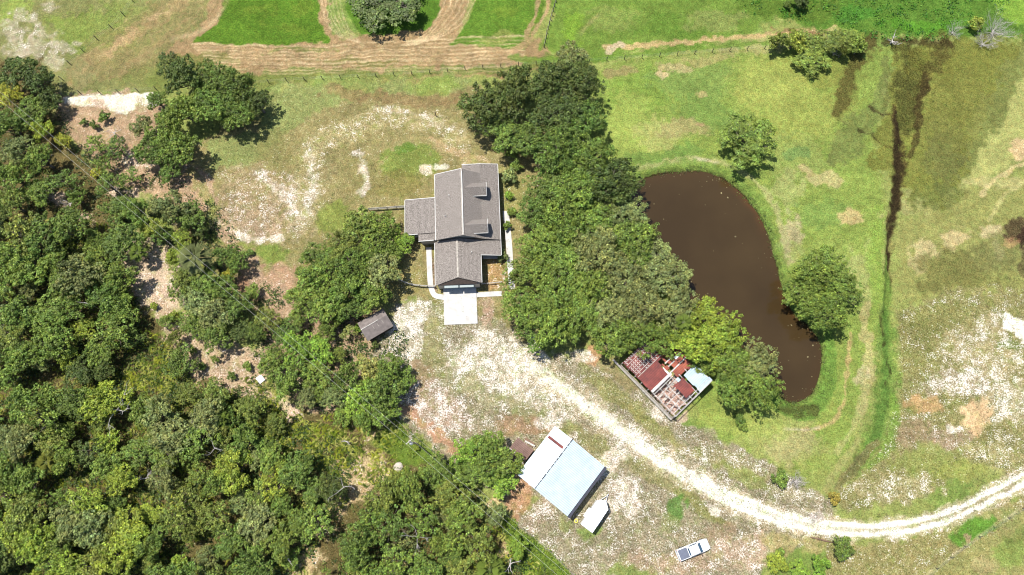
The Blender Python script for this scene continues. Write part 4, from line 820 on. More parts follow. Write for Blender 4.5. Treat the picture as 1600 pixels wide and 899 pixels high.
# ------------------------------------------------------------------ ruined red barn
RO = Vector((19.66, 18.87, 0)); ra = math.atan2(-9.52, 8.85)    # local x along the long front edge (upper left to lower right), local y towards the pond
rb = empty('ruined_barn', RO, ra, 'collapsing barn with a rusty red tin roof full of holes below the oak grove', 'barn')
def zr(x, y): return 2.7+.055*y+.04*math.sin(x*1.3)
rs_ = random.Random(9)
def sheet(nm, x0, y0, x1, y1, mt, dz=0.0):
    m = MB(); n_ = max(1, round((x1-x0)/.85)); w = (x1-x0)/n_
    for i in range(n_):
        a, b2 = x0+i*w, x0+(i+1)*w+.03; e0, e1 = rs_.uniform(-.12, .12), rs_.uniform(-.35, .12); q = dz+(i % 2)*.03+rs_.uniform(0, .012); t = rs_.uniform(-.03, .05)
        m.slab([(a, y0+e0, zr(a, y0)+q), (b2, y0+e0, zr(b2, y0)+q+t), (b2, y1+e1, zr(b2, y1)+q+t), (a, y1+e1, zr(a, y1)+q)], .03)
    return m.build(nm, M[mt], rb)
sheet('roof_sheet', .0, .1, 4.1, 6.2, 'rust_dark', -.05); sheet('roof_sheet', 4.12, .1, 6.9, 4.7, 'rust_dark'); sheet('roof_sheet', 2.0, 6.22, 5.0, 9.3, 'rust', .02); sheet('roof_sheet', .0, 6.22, 1.95, 9.3, 'rust_dark', .0)
sheet('roof_sheet', 4.3, 5.6, 5.4, 6.1, 'rust', .03); sheet('roof_sheet', 6.95, 5.3, 8.5, 8.9, 'rust', .02); sheet('roof_sheet', 5.05, 5.9, 6.9, 9.25, 'rust', .0); sheet('roof_sheet', 9.0, 3.7, 12.0, 6.1, 'rust_dark', .03)
sheet('roof_sheet', 8.9, 6.3, 12.9, 9.25, 'blue_tin', .04); sheet('roof_sheet', 8.4, 4.6, 9.1, 5.5, 'blue_tin', .12); sheet('roof_sheet', 4.9, 4.75, 6.3, 5.3, 'rust', .05); sheet('roof_sheet', 5.5, 7.4, 6.0, 9.0, 'tin_white', .09); sheet('roof_sheet', 7.0, 7.6, 8.9, 9.2, 'rust_dark', .0)
rr = random.Random(3); m = MB()
for i in range(7):                                       # battens of bare white wood over the red sheets
    m.beam((.35+i*.55, .2, zr(0, .2)+.05), (.35+i*.55, 5.9, zr(0, 5.9)+.05), .09, .05)
m.build('batten', M['white_board'], rb)
m = MB()
for i in range(7):
    for j in range(11):
        if rr.random() < .86: m = MB(); m.box((.10+i*.55+rr.uniform(-.03, .03), .5+j*.5, zr(0, .5+j*.5)+.0), (.20, .20, .06), rr.uniform(-.2, .2)); m.build('roof_patch', M['white_board'], rb)
for y in (.15, 1.6, 3.0, 4.4, 5.8, 7.2, 9.1):
    m = MB(); m.beam((6.9, y, zr(0, y)-.05), (12.95, y, zr(0, y)-.05), .11, .14); m.build('rafter', M['white_board'], rb)
for x, y0, y1 in ((6.98, .1, 9.2), (7.7, .1, 4.8), (8.5, .1, 5.2), (9.4, .1, 3.7), (10.4, .1, 3.7), (11.4, .1, 3.7), (12.3, .1, 9.2), (12.95, .1, 9.2), (6.0, 4.7, 7.0), (5.2, 5.4, 7.0)):
    m = MB(); m.beam((x, y0, zr(0, y0)+.05), (x, y1, zr(0, y1)+.05), .11 if x > 7 else .22, .10); m.build('purlin', M['white_board'], rb)
m = MB(); m.slab([(7.0, .2, 2.9), (7.35, .2, 2.9), (7.35, 4.9, 3.15), (7.0, 4.9, 3.15)], .04); m.slab([(5.5, 4.4, 3.0), (6.9, 4.4, 3.0), (6.9, 4.75, 3.0), (5.5, 4.75, 3.0)], .04); m.build('loose_sheet', M['white_sheet'], rb)
m = MB()
for x in np.arange(0, 13.2, 1.6):
    for y in (.0, 9.3): m = MB(); m.box((x, y, 1.35), (.16, .16, 2.6)); m.build('wall_post', M['grey_wood'], rb)
m = MB(); m.box((6.5, -.12, .55), (13.0, .10, 1.1)); m.box((13.05, 4.6, .45), (.12, 9.2, .9)); m.box((6.5, 9.42, 1.2), (13, .08, 2.3)); m.build('wall', M['grey_wood'], rb)
m = MB(); m.slab([(-1.6, -.6, .95), (13.0, -.6, .95), (13.0, -.3, 1.15), (-1.6, -.3, 1.15)], .06); m.build('side_shelf', M['grey_wood'], rb)
m = MB(); m.box((10.0, 3.0, .1), (5.4, 5.0, .16)); m.build('floor_slab', M['pink_rubble'], rb)
m = MB()
for i in range(70): m.box((rr.uniform(7.4, 12.6), rr.uniform(.4, 5.6), rr.uniform(.3, .9)), (rr.uniform(.2, 1.4), rr.uniform(.12, .3), rr.uniform(.05, .3)), rr.uniform(0, 3.1))
m.build('debris', M['pink_rubble'], rb)
m = MB()
for i in range(34): m.box((rr.uniform(7.4, 12.6), rr.uniform(.4, 5.6), rr.uniform(.9, 1.3)), (rr.uniform(.4, 1.6), rr.uniform(.08, .2), .06), rr.choice((0, 1.57))+rr.uniform(-.3, .3))
m.build('fallen_board', M['white_board'], rb)

# ------------------------------------------------------------------ utility pole and power lines
up = Vector((*W(652, 694)[:2], 0))
pole = empty('utility_pole', up, R(-50), 'tall wooden utility pole with a grey transformer beside the weedy fence line', 'utility pole')
m = MB(); m.tube([(0, 0, -.5), (0, 0, 10.4)], [.17, .12], 10); m.build('mast', M['grey_wood'], pole, True)
m = MB(); m.tube([(.34, 0, 8.6), (.34, 0, 9.6)], .28, 14); m.tube([(.34, 0, 9.6), (.34, 0, 9.75)], [.26, .06], 14); m.build('transformer', M['white_sheet'], pole, True)
m = MB(); m.box((0, 0, 10.0), (.12, 1.3, .12)); ca2 = m.build('crossarm', M['white_board'], pole)
for y in (-.55, .55): m = MB(); m.tube([(0, y, 10.06), (0, y, 10.28)], [.05, .04], 8); m.build('insulator', M['white_trim'], ca2)
dvec = (Vector(W(43, 193, 9))-Vector(W(641, 690, 9))).normalized(); perp = Vector((-dvec.y, dvec.x, 0))
polez = 10.28
far1 = up+(Vector((*W(-190, -10, 9)[:2], 0))-up); far2 = Vector((*W(985, 990, 9)[:2], 0))
for p, nm in ((far1, 0), (far2, 0)):
    q = empty('utility_pole', p, R(-50), 'plain wooden utility pole at the %s end of the power line' % ('upper left' if p is far1 else 'lower right'), 'utility pole')
    m = MB(); m.tube([(0, 0, -.5), (0, 0, 10.4)], [.17, .12], 10); m.build('mast', M['grey_wood'], q, True); m = MB(); m.box((0, 0, 10.0), (.12, 1.3, .12)); m.build('crossarm', M['white_board'], q)
M['cable'] = simple('aluminium_cable', (.5, .49, .46), .5, 0, .03)
for s, side in ((-.55, 'nearer the left woods'), (.55, 'nearer the house and barns')):
    m = MB()
    for A, B, sg in ((far1, up, 1.6), (up, far2, .6)):
        a = A+perp*s*-1; b2 = B+perp*s*-1; N_ = 28
        pts = [a.lerp(b2, t/N_)+Vector((0, 0, polez-sg*4*(t/N_)*(1-t/N_))) for t in range(N_+1)]; m.tube(pts, .011, 5)
    tag(m.build('power_line', M['cable']), 'thin pale overhead wire, the strand '+side, 'power line', 'overhead wires on the utility poles')

# ------------------------------------------------------------------ small things
def rock(name, px, py, r, label, mt='stone', flat=.6, cat='rock'):
    rs = np.random.RandomState(int(px)); m = MB(); x, y, _ = W(px, py); n_ = 9
    rings = [(1.0, -.2), (1.05, .15), (.8, .45), (.45, .62)]
    for k, (q, z) in enumerate(rings):
        for j in range(n_): a = 6.283*j/n_; w = r*q*rs.uniform(.8, 1.15); m.v.append((math.cos(a)*w, math.sin(a)*w, z*r*flat))
    for k in range(3):
        for j in range(n_): m.f.append((k*n_+j, k*n_+(j+1) % n_, (k+1)*n_+(j+1) % n_, (k+1)*n_+j))
    m.f.append(tuple(range(3*n_, 4*n_))); o = m.build(name, M[mt]); o.location = (x, y, ground_z(x, y)); return tag(o, label, cat)
rock('boulder', 622, 730, .85, 'pale rounded boulder on dry grass left of the utility pole')
rock('boulder', 620, 513, .0+.35, 'small pale rock on the gravel beside the brown shed')
rock('stump', 565, 521, .3, 'small cut stump at the lower left corner of the brown shed', 'stone', 1.0, 'stump')
x, y, _ = W(408, 593); m = MB(); m.box((0, 0, 0), (1.15, 1.35, .05)); m.box((0, 0, -.2), (.9, 1.1, .3)); o = m.build('metal_sheet', M['white_sheet'], bevel=.01); o.location = (x, y, ground_z(x, y)+.4); o.rotation_euler = (.05, .06, R(42)); tag(o, 'white square metal sheet lying at the edge of the palmettos', 'sheet')
x, y, _ = W(900, 814); m = MB(); m.tube([(math.cos(a)*.3, math.sin(a)*.3, .08) for a in np.linspace(0, 6.283, 17)], .09, 8, False); o = m.build('tyre_ring', M['yellow'], None, True); o.location = (x, y, ground_z(x, y)); tag(o, 'yellow plastic ring on the grass between barn and trailer', 'ring')
x, y, _ = W(1284, 844); m = MB(); m.tube([(-1.9, .45, .16), (-.6, .2, .17), (.5, -.12, .17), (1.9, -.4, .14)], [.09, .14, .13, .08], 7); m.tube([(-.4, .1, .2), (-.7, .6, .35)], [.07, .03], 5); o = m.build('fallen_log', M['brown_wood'], None, True); o.location = (x, y, ground_z(x, y)); tag(o, 'reddish brown fallen log lying just below the gravel drive', 'log')
x, y, _ = W(681, 181); m = MB(); m.box((0, 0, .6), (.14, .14, 1.5)); m.box((0, 0, 1.42), (.2, .2, .1)); o = m.build('marker_post', M['post']); o.location = (x, y, 0); tag(o, 'lone dark post standing in the dry yard north of the house', 'post')
x, y, _ = W(1395, 66)

# ------------------------------------------------------------------ dead wood
def branchy(m, p, d, L, r, depth, rs, up_=.15, sub=3):
    q = p; pts = [p]; rad = [r]
    for i in range(3):
        d = (d+Vector((rs.uniform(-.3, .3), rs.uniform(-.3, .3), rs.uniform(-.15, .2)+up_*.3))).normalized(); q = q+d*L/3
        if q.z < .05: q.z = .05+rs.random()*.1
        pts.append(q.copy()); rad.append(r*(1-.25*(i+1)))
    m.tube(pts, rad, 5 if r > .03 else 3)
    if depth:
        for i in range(sub):
            a = Vector((rs.uniform(-1, 1), rs.uniform(-1, 1), rs.uniform(-.2, .7))); branchy(m, pts[rs.randint(1, 3)], (d+a*.9).normalized(), L*rs.uniform(.5, .75), r*.5, depth-1, rs, up_, sub)
def dead(px, py, r, label, seed, n=5, h=.4, depth=2, sub=3, cat='dead tree', name='dead_tree', dirs=None, th=.09, up_=.15, zc_=1.0, mt='dead_bark'):
    rs = random.Random(seed); rm = metres(px, py, r); x, y, _ = W(px, py, zc_); m = MB()
    root = empty(name, (x, y, ground_z(x, y)), 0, label, cat)
    t = MB(); t.tube([(0, 0, -.2), (.02, .03, h)], [th*1.5, th*1.1], 7); t.build('trunk', M[mt], root, True)
    for i in range(n):
        a = R(dirs[i]) if dirs else 6.283*i/n+rs.uniform(-.3, .3)
        branchy(m, Vector((0, 0, h*.95)), Vector((math.cos(a), math.sin(a), rs.uniform(.15, .5))), rm*rs.uniform(.55, .85), th, depth, rs, up_, sub)
    m.build('branches', M[mt], root); return root
dead(178, 640, 32, 'bleached dead tree with bare forked limbs in the middle of the left woods', 1, 5, 4.2, 2, 3, dirs=[165, 235, 25, 60, 350], th=.09, up_=0, zc_=5)
dead(222, 748, 16, 'grey heap of dead branches in the lower left woods', 2, 9, 1.6, 2, 3, dirs=[20, 30, 10, 200, 40, 0, 190, 15, 25], th=.07, up_=-.1, zc_=2.5, cat='brush', name='dead_brush')
dead(1552, 50, 28, 'silvery leafless shrub, broadest of the dead shrubs in the top right corner', 3, 16, .5, 3, 4, th=.05, zc_=.8, cat='dead shrub', name='dead_shrub')
dead(1537, 68, 17, 'pinkish grey leafless shrub just below the broad silvery one', 4, 12, .4, 3, 4, th=.045, zc_=.8, cat='dead shrub', name='dead_shrub')
dead(1490, 50, 15, 'small silver leafless shrub left of the yellow green bush at top right', 5, 11, .4, 3, 4, th=.04, zc_=.8, cat='dead shrub', name='dead_shrub')
dead(1394, 65, 12, 'narrow bleached stump with bare limbs above the dark marsh', 6, 6, .9, 2, 3, dirs=[80, 100, 260, 200, 330, 280], th=.11, zc_=.8, cat='stump', name='dead_stump')
dead(1245, 752, 14, 'grey leafless bush right of the dark shrub above the drive', 7, 16, .5, 3, 4, th=.05, zc_=.8, cat='dead shrub', name='dead_shrub')
dead(1303, 82, 9, 'grey leafless twigs below the hedge by the marsh', 8, 9, .4, 2, 4, th=.045, zc_=.6, cat='dead shrub', name='dead_shrub')
dead(797, 884, 16, 'forked white dead trunk near the bottom edge beside the palm', 9, 4, 1.8, 1, 2, dirs=[260, 280, 40, 100], th=.11, up_=-.05, zc_=3)
dead(533, 762, 26, 'grey bare limbs sticking out of the oak left of the dry clearing', 10, 3, 5.0, 2, 2, th=.06, zc_=6.5)
dead(300, 665, 20, 'dead twiggy tree in the middle of the woods', 12, 3, 4.6, 2, 2, th=.05, zc_=6)
dead(130, 820, 20, 'pale dead limbs above the canopy in the lower left woods', 13, 3, 4.6, 2, 2, th=.05, zc_=6)
dead(330, 700, 22, 'long bare grey branches south of the twiggy dead tree', 14, 3, 4.8, 1, 2, th=.05, zc_=6)
dead(447, 870, 15, 'leaning dead trunk by the sandy gap at the bottom edge', 15, 4, 3.0, 1, 2, dirs=[130, 300, 150, 320], th=.09, zc_=3)
dead(650, 840, 22, 'grey leafless branches over the lower middle canopy', 16, 4, 5.0, 2, 3, th=.045, zc_=6.5)
dead(175, 205, 14, 'bare brown branches beside the sand in the upper left woods', 17, 6, 1.8, 2, 3, th=.06, zc_=2.5)
dead(124, 470, 14, 'white snag poking out of the canopy by the left edge', 18, 2, 5.0, 1, 2, th=.05, zc_=6.5)
dead(540, 690, 10, 'short dead log with bare limbs among the palmettos', 19, 4, 1.2, 1, 3, dirs=[170, 350, 150, 330], th=.09, zc_=1.8)
dead(108, 317, 16, 'tangle of whitish dead branches beside the sandy spot in the woods', 20, 8, .8, 2, 3, th=.06, zc_=1.2, cat='brush', name='dead_brush')

rs = np.random.RandomState(41); fx = rs.uniform(1000, 1285, 900); fy = rs.uniform(268, 628, 900); keep = (sdf(fx, fy, POND) < -1) & (sdf(fx, fy, POND) > -rs.gamma(1.2, 14, 900)); fx, fy = np.append(fx[keep], [1127, 1137, 1149, 1270, 1262]), np.append(fy[keep], [302, 309, 370, 540, 558])
wp = np.array([W(a, b2, -.42) for a, b2 in zip(fx, fy)]); wp[:, 2] = -.40; nn_ = len(wp); fs = rs.uniform(.08, .26, nn_); fs[-5:] = .42
v, q, t = leaf_quads(rs, wp, np.tile([0, 0, 1.], (nn_, 1)), fs, fs*.8, np.array([.20, .17, .08])*rs.uniform(.5, 1.6, (nn_, 1)))
v[:, 2] = -.395+np.repeat(rs.uniform(0, .012, nn_), 4); o = bpy.data.objects.new('floating_leaves', np_mesh('floating_leaves', v, q, M['leaf'], {'leaf': t})); COL.objects.link(o); o.color = (1, 1, 1, 1); tag(o, 'fallen leaves and specks floating on the brown pond', 'leaves', kind='stuff')
# ------------------------------------------------------------------ palms and palmetto ground cover
def fan(rs, c, d, Ln, n=9, spread=1.9):          # one palm fan: narrow blades from a point
    d = d/np.linalg.norm(d); s = np.cross(d, [0, 0, 1.]); s /= np.linalg.norm(s)+1e-9; u = np.cross(s, d)
    vs = []
    for i in range(n):
        a = (i/(n-1)-.5)*spread; dd_ = d*math.cos(a)+s*math.sin(a)-u*.0+np.array([0, 0, -.18-.12*abs(a)]); ww = np.cross(dd_, [0, 0, 1.]); ww /= np.linalg.norm(ww)+1e-9
        b_ = c+dd_*.08*Ln; m_ = c+dd_*Ln*.5; e = c+dd_*Ln*rs.uniform(.85, 1.1)+np.array([0, 0, -.12*Ln])
        vs += [b_, m_+ww*Ln*.065, e, m_-ww*Ln*.065]
    return vs
def palm(px, py, r, tone, label, hgt=5, seed=0, nf=17):
    rs = np.random.RandomState(seed); rm = metres(px, py, r); x, y, _ = W(px, py, hgt); root = empty('cabbage_palm', (x, y, ground_z(x, y)), 0, label, 'palm')
    m = MB(); m.tube([(0, 0, -.2), (.05, 0, hgt*.5), (0, 0, hgt)], [.2, .17, .2], 8); m.build('trunk', M['bark'], root, True)
    vs = []; ts = []
    for i in range(nf):
        a = i*2.4; el = .9-1.2*(i/nf); d = np.array([math.cos(a)*math.cos(el), math.sin(a)*math.cos(el), math.sin(el)]); f = fan(rs, d*rm*.16, d, rm*.9, 7, .62); t = rs.uniform(.75, 1.3)
        st = np.cross(d, [0, 0, 1.]); st /= np.linalg.norm(st); vs += [st*.02, d*rm*.5+st*.02, d*rm*.5-st*.02, -st*.02]; ts += [[t]*3]*4; vs += f; ts += [[t*1.05, t, t*.9]]*len(f)
    me = np_mesh('fronds', np.array(vs), np.arange(len(vs)).reshape(-1, 4), M['leaf'], {'leaf': np.array(ts)}); c = bpy.data.objects.new('fronds', me); COL.objects.link(c); c.parent = root; c.location = (0, 0, hgt); c.color = (*TONE[tone], 1)
palm(303, 403, 27, 'pale', 'pale star shaped palm on the power line beside the sandy clearing', 5.5, 1)
palm(765, 890, 26, 'lime', 'yellow green palm at the bottom edge left of the fence', 3.5, 2)
palm(73, 722, 18, 'gold', 'golden palm beside a dark gap near the left edge', 4.0, 3)
palm(345, 655, 14, 'lime', 'small lime palm among the woods south of the tan clearing', 4, 4)
palm(215, 395, 15, 'lime', 'small lime palm left of the pink sandy clearing', 4, 6)
palm(1068, 503, 14, 'lime', 'small lime palm poking out of the grove above the red barn', 8.0, 7)
def cover(name, polys, dens, tones, size, label, cat, seed, fans=5, blades=6, palmy=True, ring=False):
    rs = np.random.RandomState(seed); vs = []; ts = []; VS = []; TS = []
    for poly, dn in zip(polys, dens):
        xs = [p[0] for p in poly]; ys = [p[1] for p in poly]; n_ = int((max(xs)-min(xs))*(max(ys)-min(ys))*dn/100)
        X = rs.uniform(min(xs), max(xs), n_); Y = rs.uniform(min(ys), max(ys), n_); ok = inside(X, Y, poly)
        ok &= fbm(X, Y, seed+3, 26)+rs.uniform(-.12, .12, n_) > .44
        if ring: ok &= np.abs(sdf(X, Y, POND)-1.5) < 2.5+5*fbm(X, Y, 7, 20)
        X, Y = X[ok], Y[ok]
        if not palmy:
            y_ = (449.5-Y)/FOC; t_ = -CAM_H/(y_*s_-c_); wx = (X-800)/FOC*t_; wy = (y_*c_+s_)*t_
            wz = np.array([ground_z(a, b2) for a, b2 in zip(wx, wy)]); N = len(X); k_ = fans*blades
            T_ = np.array([lin(t)*.55 for t in tones])[rs.randint(len(tones), size=N)]*rs.uniform(.75, 1.25, (N, 1)); sz = size*rs.uniform(.6, 1.3, N)
            ii = np.repeat(np.arange(N), k_); cen = np.stack([wx, wy, wz+.1*min(1, size)], 1)[ii]+rs.normal(size=(N*k_, 3))*np.array([.45, .45, .22])*sz[ii, None]
            nr = rs.normal(size=(N*k_, 3))*.6+np.array([0, 0, 1.]); v, _, t = leaf_quads(rs, cen, nr, sz[ii]*.42, sz[ii]*.26, T_[ii]*rs.uniform(.7, 1.3, (N*k_, 1)))
            VS.append(v); TS.append(t); continue
        for px, py in zip(X, Y):
            x, y, _ = W(px, py); z = ground_z(x, y); tn = lin(tones[rs.randint(len(tones))])*.55*rs.uniform(.75, 1.25); sz = size*rs.uniform(.6, 1.3)
            for f in range(fans):
                a = rs.uniform(0, 6.283); el = rs.uniform(.15, 1.0); d = np.array([math.cos(a)*math.cos(el), math.sin(a)*math.cos(el), math.sin(el)])
                v = fan(rs, np.array([x, y, z])+d*sz*.35, d, sz*.5, 5, 1.9)
                vs += v; ts += [tn*rs.uniform(.85, 1.15)]*len(v)
    if VS: vs = np.concatenate(VS); ts = np.concatenate(TS)
    me = np_mesh(name, np.array(vs), np.arange(len(vs)).reshape(-1, 4), M['leaf'], {'leaf': np.array(ts)}); o = bpy.data.objects.new(name, me); COL.objects.link(o); o.color = (1, 1, 1, 1); tag(o, label, cat, kind='stuff')
YG = [(204, 210, 70), (220, 226, 112), (162, 184, 58), (230, 230, 132), (134, 158, 52), (100, 126, 46)]
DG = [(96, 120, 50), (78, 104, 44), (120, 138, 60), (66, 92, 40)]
WOODS = [(-60, 330), (60, 345), (130, 345), (200, 350), (205, 385), (188, 402), (200, 440), (222, 490), (250, 525), (285, 560), (300, 592), (350, 600), (400, 612), (430, 640), (470, 655), (560, 700), (540, 790), (500, 845), (480, 880), (470, 960), (-60, 960)]
cover('palmetto', [[(170, 540), (270, 530), (300, 590), (290, 650), (220, 670), (160, 610)], [(420, 640), (480, 650), (570, 700), (560, 740), (520, 745), (470, 720), (400, 690)], [(500, 640), (620, 660), (640, 740), (570, 760), (520, 700)], WOODS, [(375, 590), (430, 600), (440, 640), (380, 630)], [(90, 330), (200, 360), (190, 400), (100, 390)],
        [(760, 800), (830, 870), (880, 920), (700, 920), (740, 860)]], [4.5, 3.5, 2.4, 2.0, 3.0, 2.5, 2.2], YG, 1.0, 'yellow green palmetto clumps covering the floor of the left woods', 'palmetto', 3)
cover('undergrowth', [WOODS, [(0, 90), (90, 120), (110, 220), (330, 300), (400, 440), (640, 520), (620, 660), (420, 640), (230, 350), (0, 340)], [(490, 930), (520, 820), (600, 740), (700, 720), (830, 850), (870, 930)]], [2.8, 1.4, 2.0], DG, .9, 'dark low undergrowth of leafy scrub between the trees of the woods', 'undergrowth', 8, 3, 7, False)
cover('tall_weeds', [[(1130, -20), (1600, -20), (1560, 24), (1500, 52), (1470, 62), (1390, 62), (1340, 60), (1312, 36), (1240, 34), (1160, 20)]], [2.6], [(92, 160, 40), (76, 140, 36), (120, 176, 50), (70, 122, 40)], .8, 'lush bright green tall weeds filling the top right corner above the marsh', 'weeds', 21, 2, 6, False)
cover('weed_strip', [[(602, 655), (620, 652), (705, 720), (690, 735), (640, 716), (600, 680)], [(780, 800), (800, 812), (850, 855), (900, 905), (870, 915), (810, 860)]], [5.0, 6.0], [(120, 150, 44), (98, 132, 40), (150, 170, 60)], .7, 'strip of bright weeds under the power line beside the wire fence', 'weeds', 22, 2, 6, False)
cover('pond_reeds', [[(970, 250), (1310, 250), (1310, 670), (970, 670)]], [9.0], [(98, 124, 50), (120, 146, 56), (84, 100, 44), (130, 128, 70)], .42, 'short green reeds and weeds round the pond margin', 'reeds', 23, 2, 5, False, True)
cover('pond_bank_weeds', [[(1286, 515), (1304, 520), (1305, 600), (1275, 655), (1235, 668), (1200, 640), (1195, 612), (1236, 640), (1262, 630), (1288, 596), (1290, 560)]], [3.0], [(118, 148, 66), (132, 158, 70), (100, 118, 56)], .4, 'taller weeds on the bank at the southern tip of the pond', 'weeds', 25, 2, 6, False)
YARD = [(330, 130), (720, 118), (800, 240), (790, 480), (850, 560), (980, 570), (1060, 660), (1230, 740), (1300, 790), (1290, 900), (900, 900), (800, 790), (720, 720), (620, 650), (610, 520), (690, 460), (640, 300), (420, 430), (330, 300)]
cover('grass_tufts', [YARD, [(1300, 780), (1400, 600), (1400, 470), (1600, 430), (1600, 745), (1480, 800), (1330, 815)], [(1290, 845), (1600, 760), (1600, 899), (1290, 899)], [(100, 0), (330, 20), (240, 140), (110, 140)]], [4.5, 4.5, 3.0, 2.5], [(130, 140, 70), (110, 120, 58), (156, 148, 92), (120, 100, 66), (92, 116, 50)], .30, 'scattered dry grass tufts over the sandy yards and the field edges', 'grass', 31, 1, 7, False)
cover('pasture_tufts', [[(940, 110), (1200, 88), (1330, 110), (1380, 300), (1370, 480), (1340, 690), (1300, 700), (1310, 520), (1230, 380), (1150, 250), (1000, 250)], [(560, 120), (740, 100), (1200, 66), (1160, 10), (870, 10), (840, 80)]], [2.2, 1.6], [(128, 150, 60), (112, 138, 54), (160, 166, 84), (96, 124, 46)], .26, 'short green grass tufts across the pasture north and east of the pond', 'grass', 32, 1, 6, False)
cover('marsh_plants', [[(1335, 70), (1600, 62), (1560, 160), (1500, 320), (1440, 330), (1425, 240), (1400, 260), (1340, 230), (1300, 180)]], [1.0], [(122, 134, 44), (150, 156, 50), (96, 112, 44)], .42, 'low olive marsh plants beside the dark wet ditches', 'marsh plants', 24, 1, 6, False)

# ------------------------------------------------------------------ trees: each one placed where it stands
def ordinal(i): return ['', 'second ', 'third ', 'fourth ', 'fifth ', 'sixth ', 'seventh ', 'eighth ', 'ninth ', 'tenth ', 'eleventh ', 'twelfth ', 'thirteenth ', 'fourteenth ', 'fifteenth ', 'sixteenth ', 'seventeenth ', 'eighteenth ', 'nineteenth ', 'twentieth '][i] if i < 20 else '%dth ' % (i+1)
def grove(items, anchors, where, group, noun='oak'):
    rank = {}
    for an, (ax_, ay_) in anchors.items():
        o = sorted(range(len(items)), key=lambda i: math.hypot(items[i][0]-ax_, items[i][1]-ay_))
        for k, i in enumerate(o):
            if i not in rank or k < rank[i][0]: rank[i] = (k, an)
    for i, it in enumerate(items):
        px, py, r, tone = it[:4]; key = it[4] if len(it) > 4 else None; k, an = rank[i]
        size = 'broad' if r > 40 else 'medium' if r > 22 else 'small'
        tree(px, py, r, tone, key, '%s %s %s %s, %snearest %s' % (size, WORD[tone], noun if key != 'shrub' else 'shrub', where, ordinal(k), an), 'tree' if key != 'shrub' else 'shrub', group, 'oak_tree' if key != 'shrub' else 'shrub')
central = [(758, 168, 46, 'dark'), (800, 150, 44, 'dark'), (850, 135, 44, 'dark'), (898, 132, 40, 'dark'), (893, 88, 27, 'grey', 'mid'), (915, 110, 20, 'dark', 'mid'), (790, 205, 40, 'deep'), (870, 180, 48, 'dark'), (912, 190, 40, 'deep'), (835, 220, 40, 'deep'), (872, 240, 44, 'deep'), (920, 248, 44, 'mid'),
    (862, 292, 44, 'deep'), (905, 300, 46, 'mid'), (955, 288, 46, 'dark'), (976, 332, 42, 'grey'), (838, 330, 34, 'deep'), (880, 345, 42, 'mid'), (930, 350, 44, 'mid'), (845, 380, 40, 'mid'), (885, 400, 44, 'mid'), (932, 398, 44, 'grey'), (990, 380, 46, 'mid'), (830, 425, 40, 'mid'), (873, 445, 44, 'mid'), (920, 445, 42, 'mid'),
    (965, 430, 42, 'grey'), (1020, 405, 42, 'grey'), (1040, 436, 44, 'grey'), (818, 480, 38, 'mid'), (858, 500, 44, 'mid'), (905, 492, 42, 'mid'), (952, 485, 42, 'grey'), (1000, 478, 42, 'grey'), (1056, 484, 38, 'grey'), (845, 525, 30, 'deep'), (958, 530, 34, 'mid'), (1000, 522, 38, 'mid'), (1045, 535, 30, 'deep'),
    (1100, 495, 36, 'lime'), (1075, 540, 34, 'lime'), (1124, 532, 42, 'lime'), (1100, 565, 26, 'mid'), (1145, 572, 36, 'mid'), (1182, 572, 38, 'grey'), (1180, 610, 38, 'mid'), (1138, 612, 28, 'mid')]
grove(central, {'the roof dormers': (760, 300), 'the concrete driveway': (745, 490), 'the north wire fence': (870, 100), 'the pond\'s upper left shore': (1005, 300), 'the pond\'s centre': (1130, 420), 'the red ruined barn': (1020, 575), 'the pond\'s southern tip': (1236, 615)}, 'in central grove', 'trees of the central grove')
topleft = [(262, 100, 24, 'dark', 'sparse'), (290, 120, 32, 'dark', 'mid'), (325, 120, 34, 'deep'), (368, 140, 36, 'deep'), (330, 165, 38, 'mid'), (372, 178, 34, 'mid'), (404, 162, 24, 'dark', 'mid'), (290, 175, 28, 'mid'), (246, 158, 18, 'deep', 'mid'), (268, 205, 36, 'mid'), (240, 235, 34, 'deep'), (285, 235, 32, 'mid'), (222, 200, 20, 'grey', 'mid'), (265, 262, 22, 'deep', 'mid')]
grove(topleft, {'the mown tan field': (420, 80), 'the white gravel patch': (170, 155), 'the dry yard': (460, 240), 'the upper left woods': (200, 320)}, 'above the yard', 'oaks of the clump above the yard')
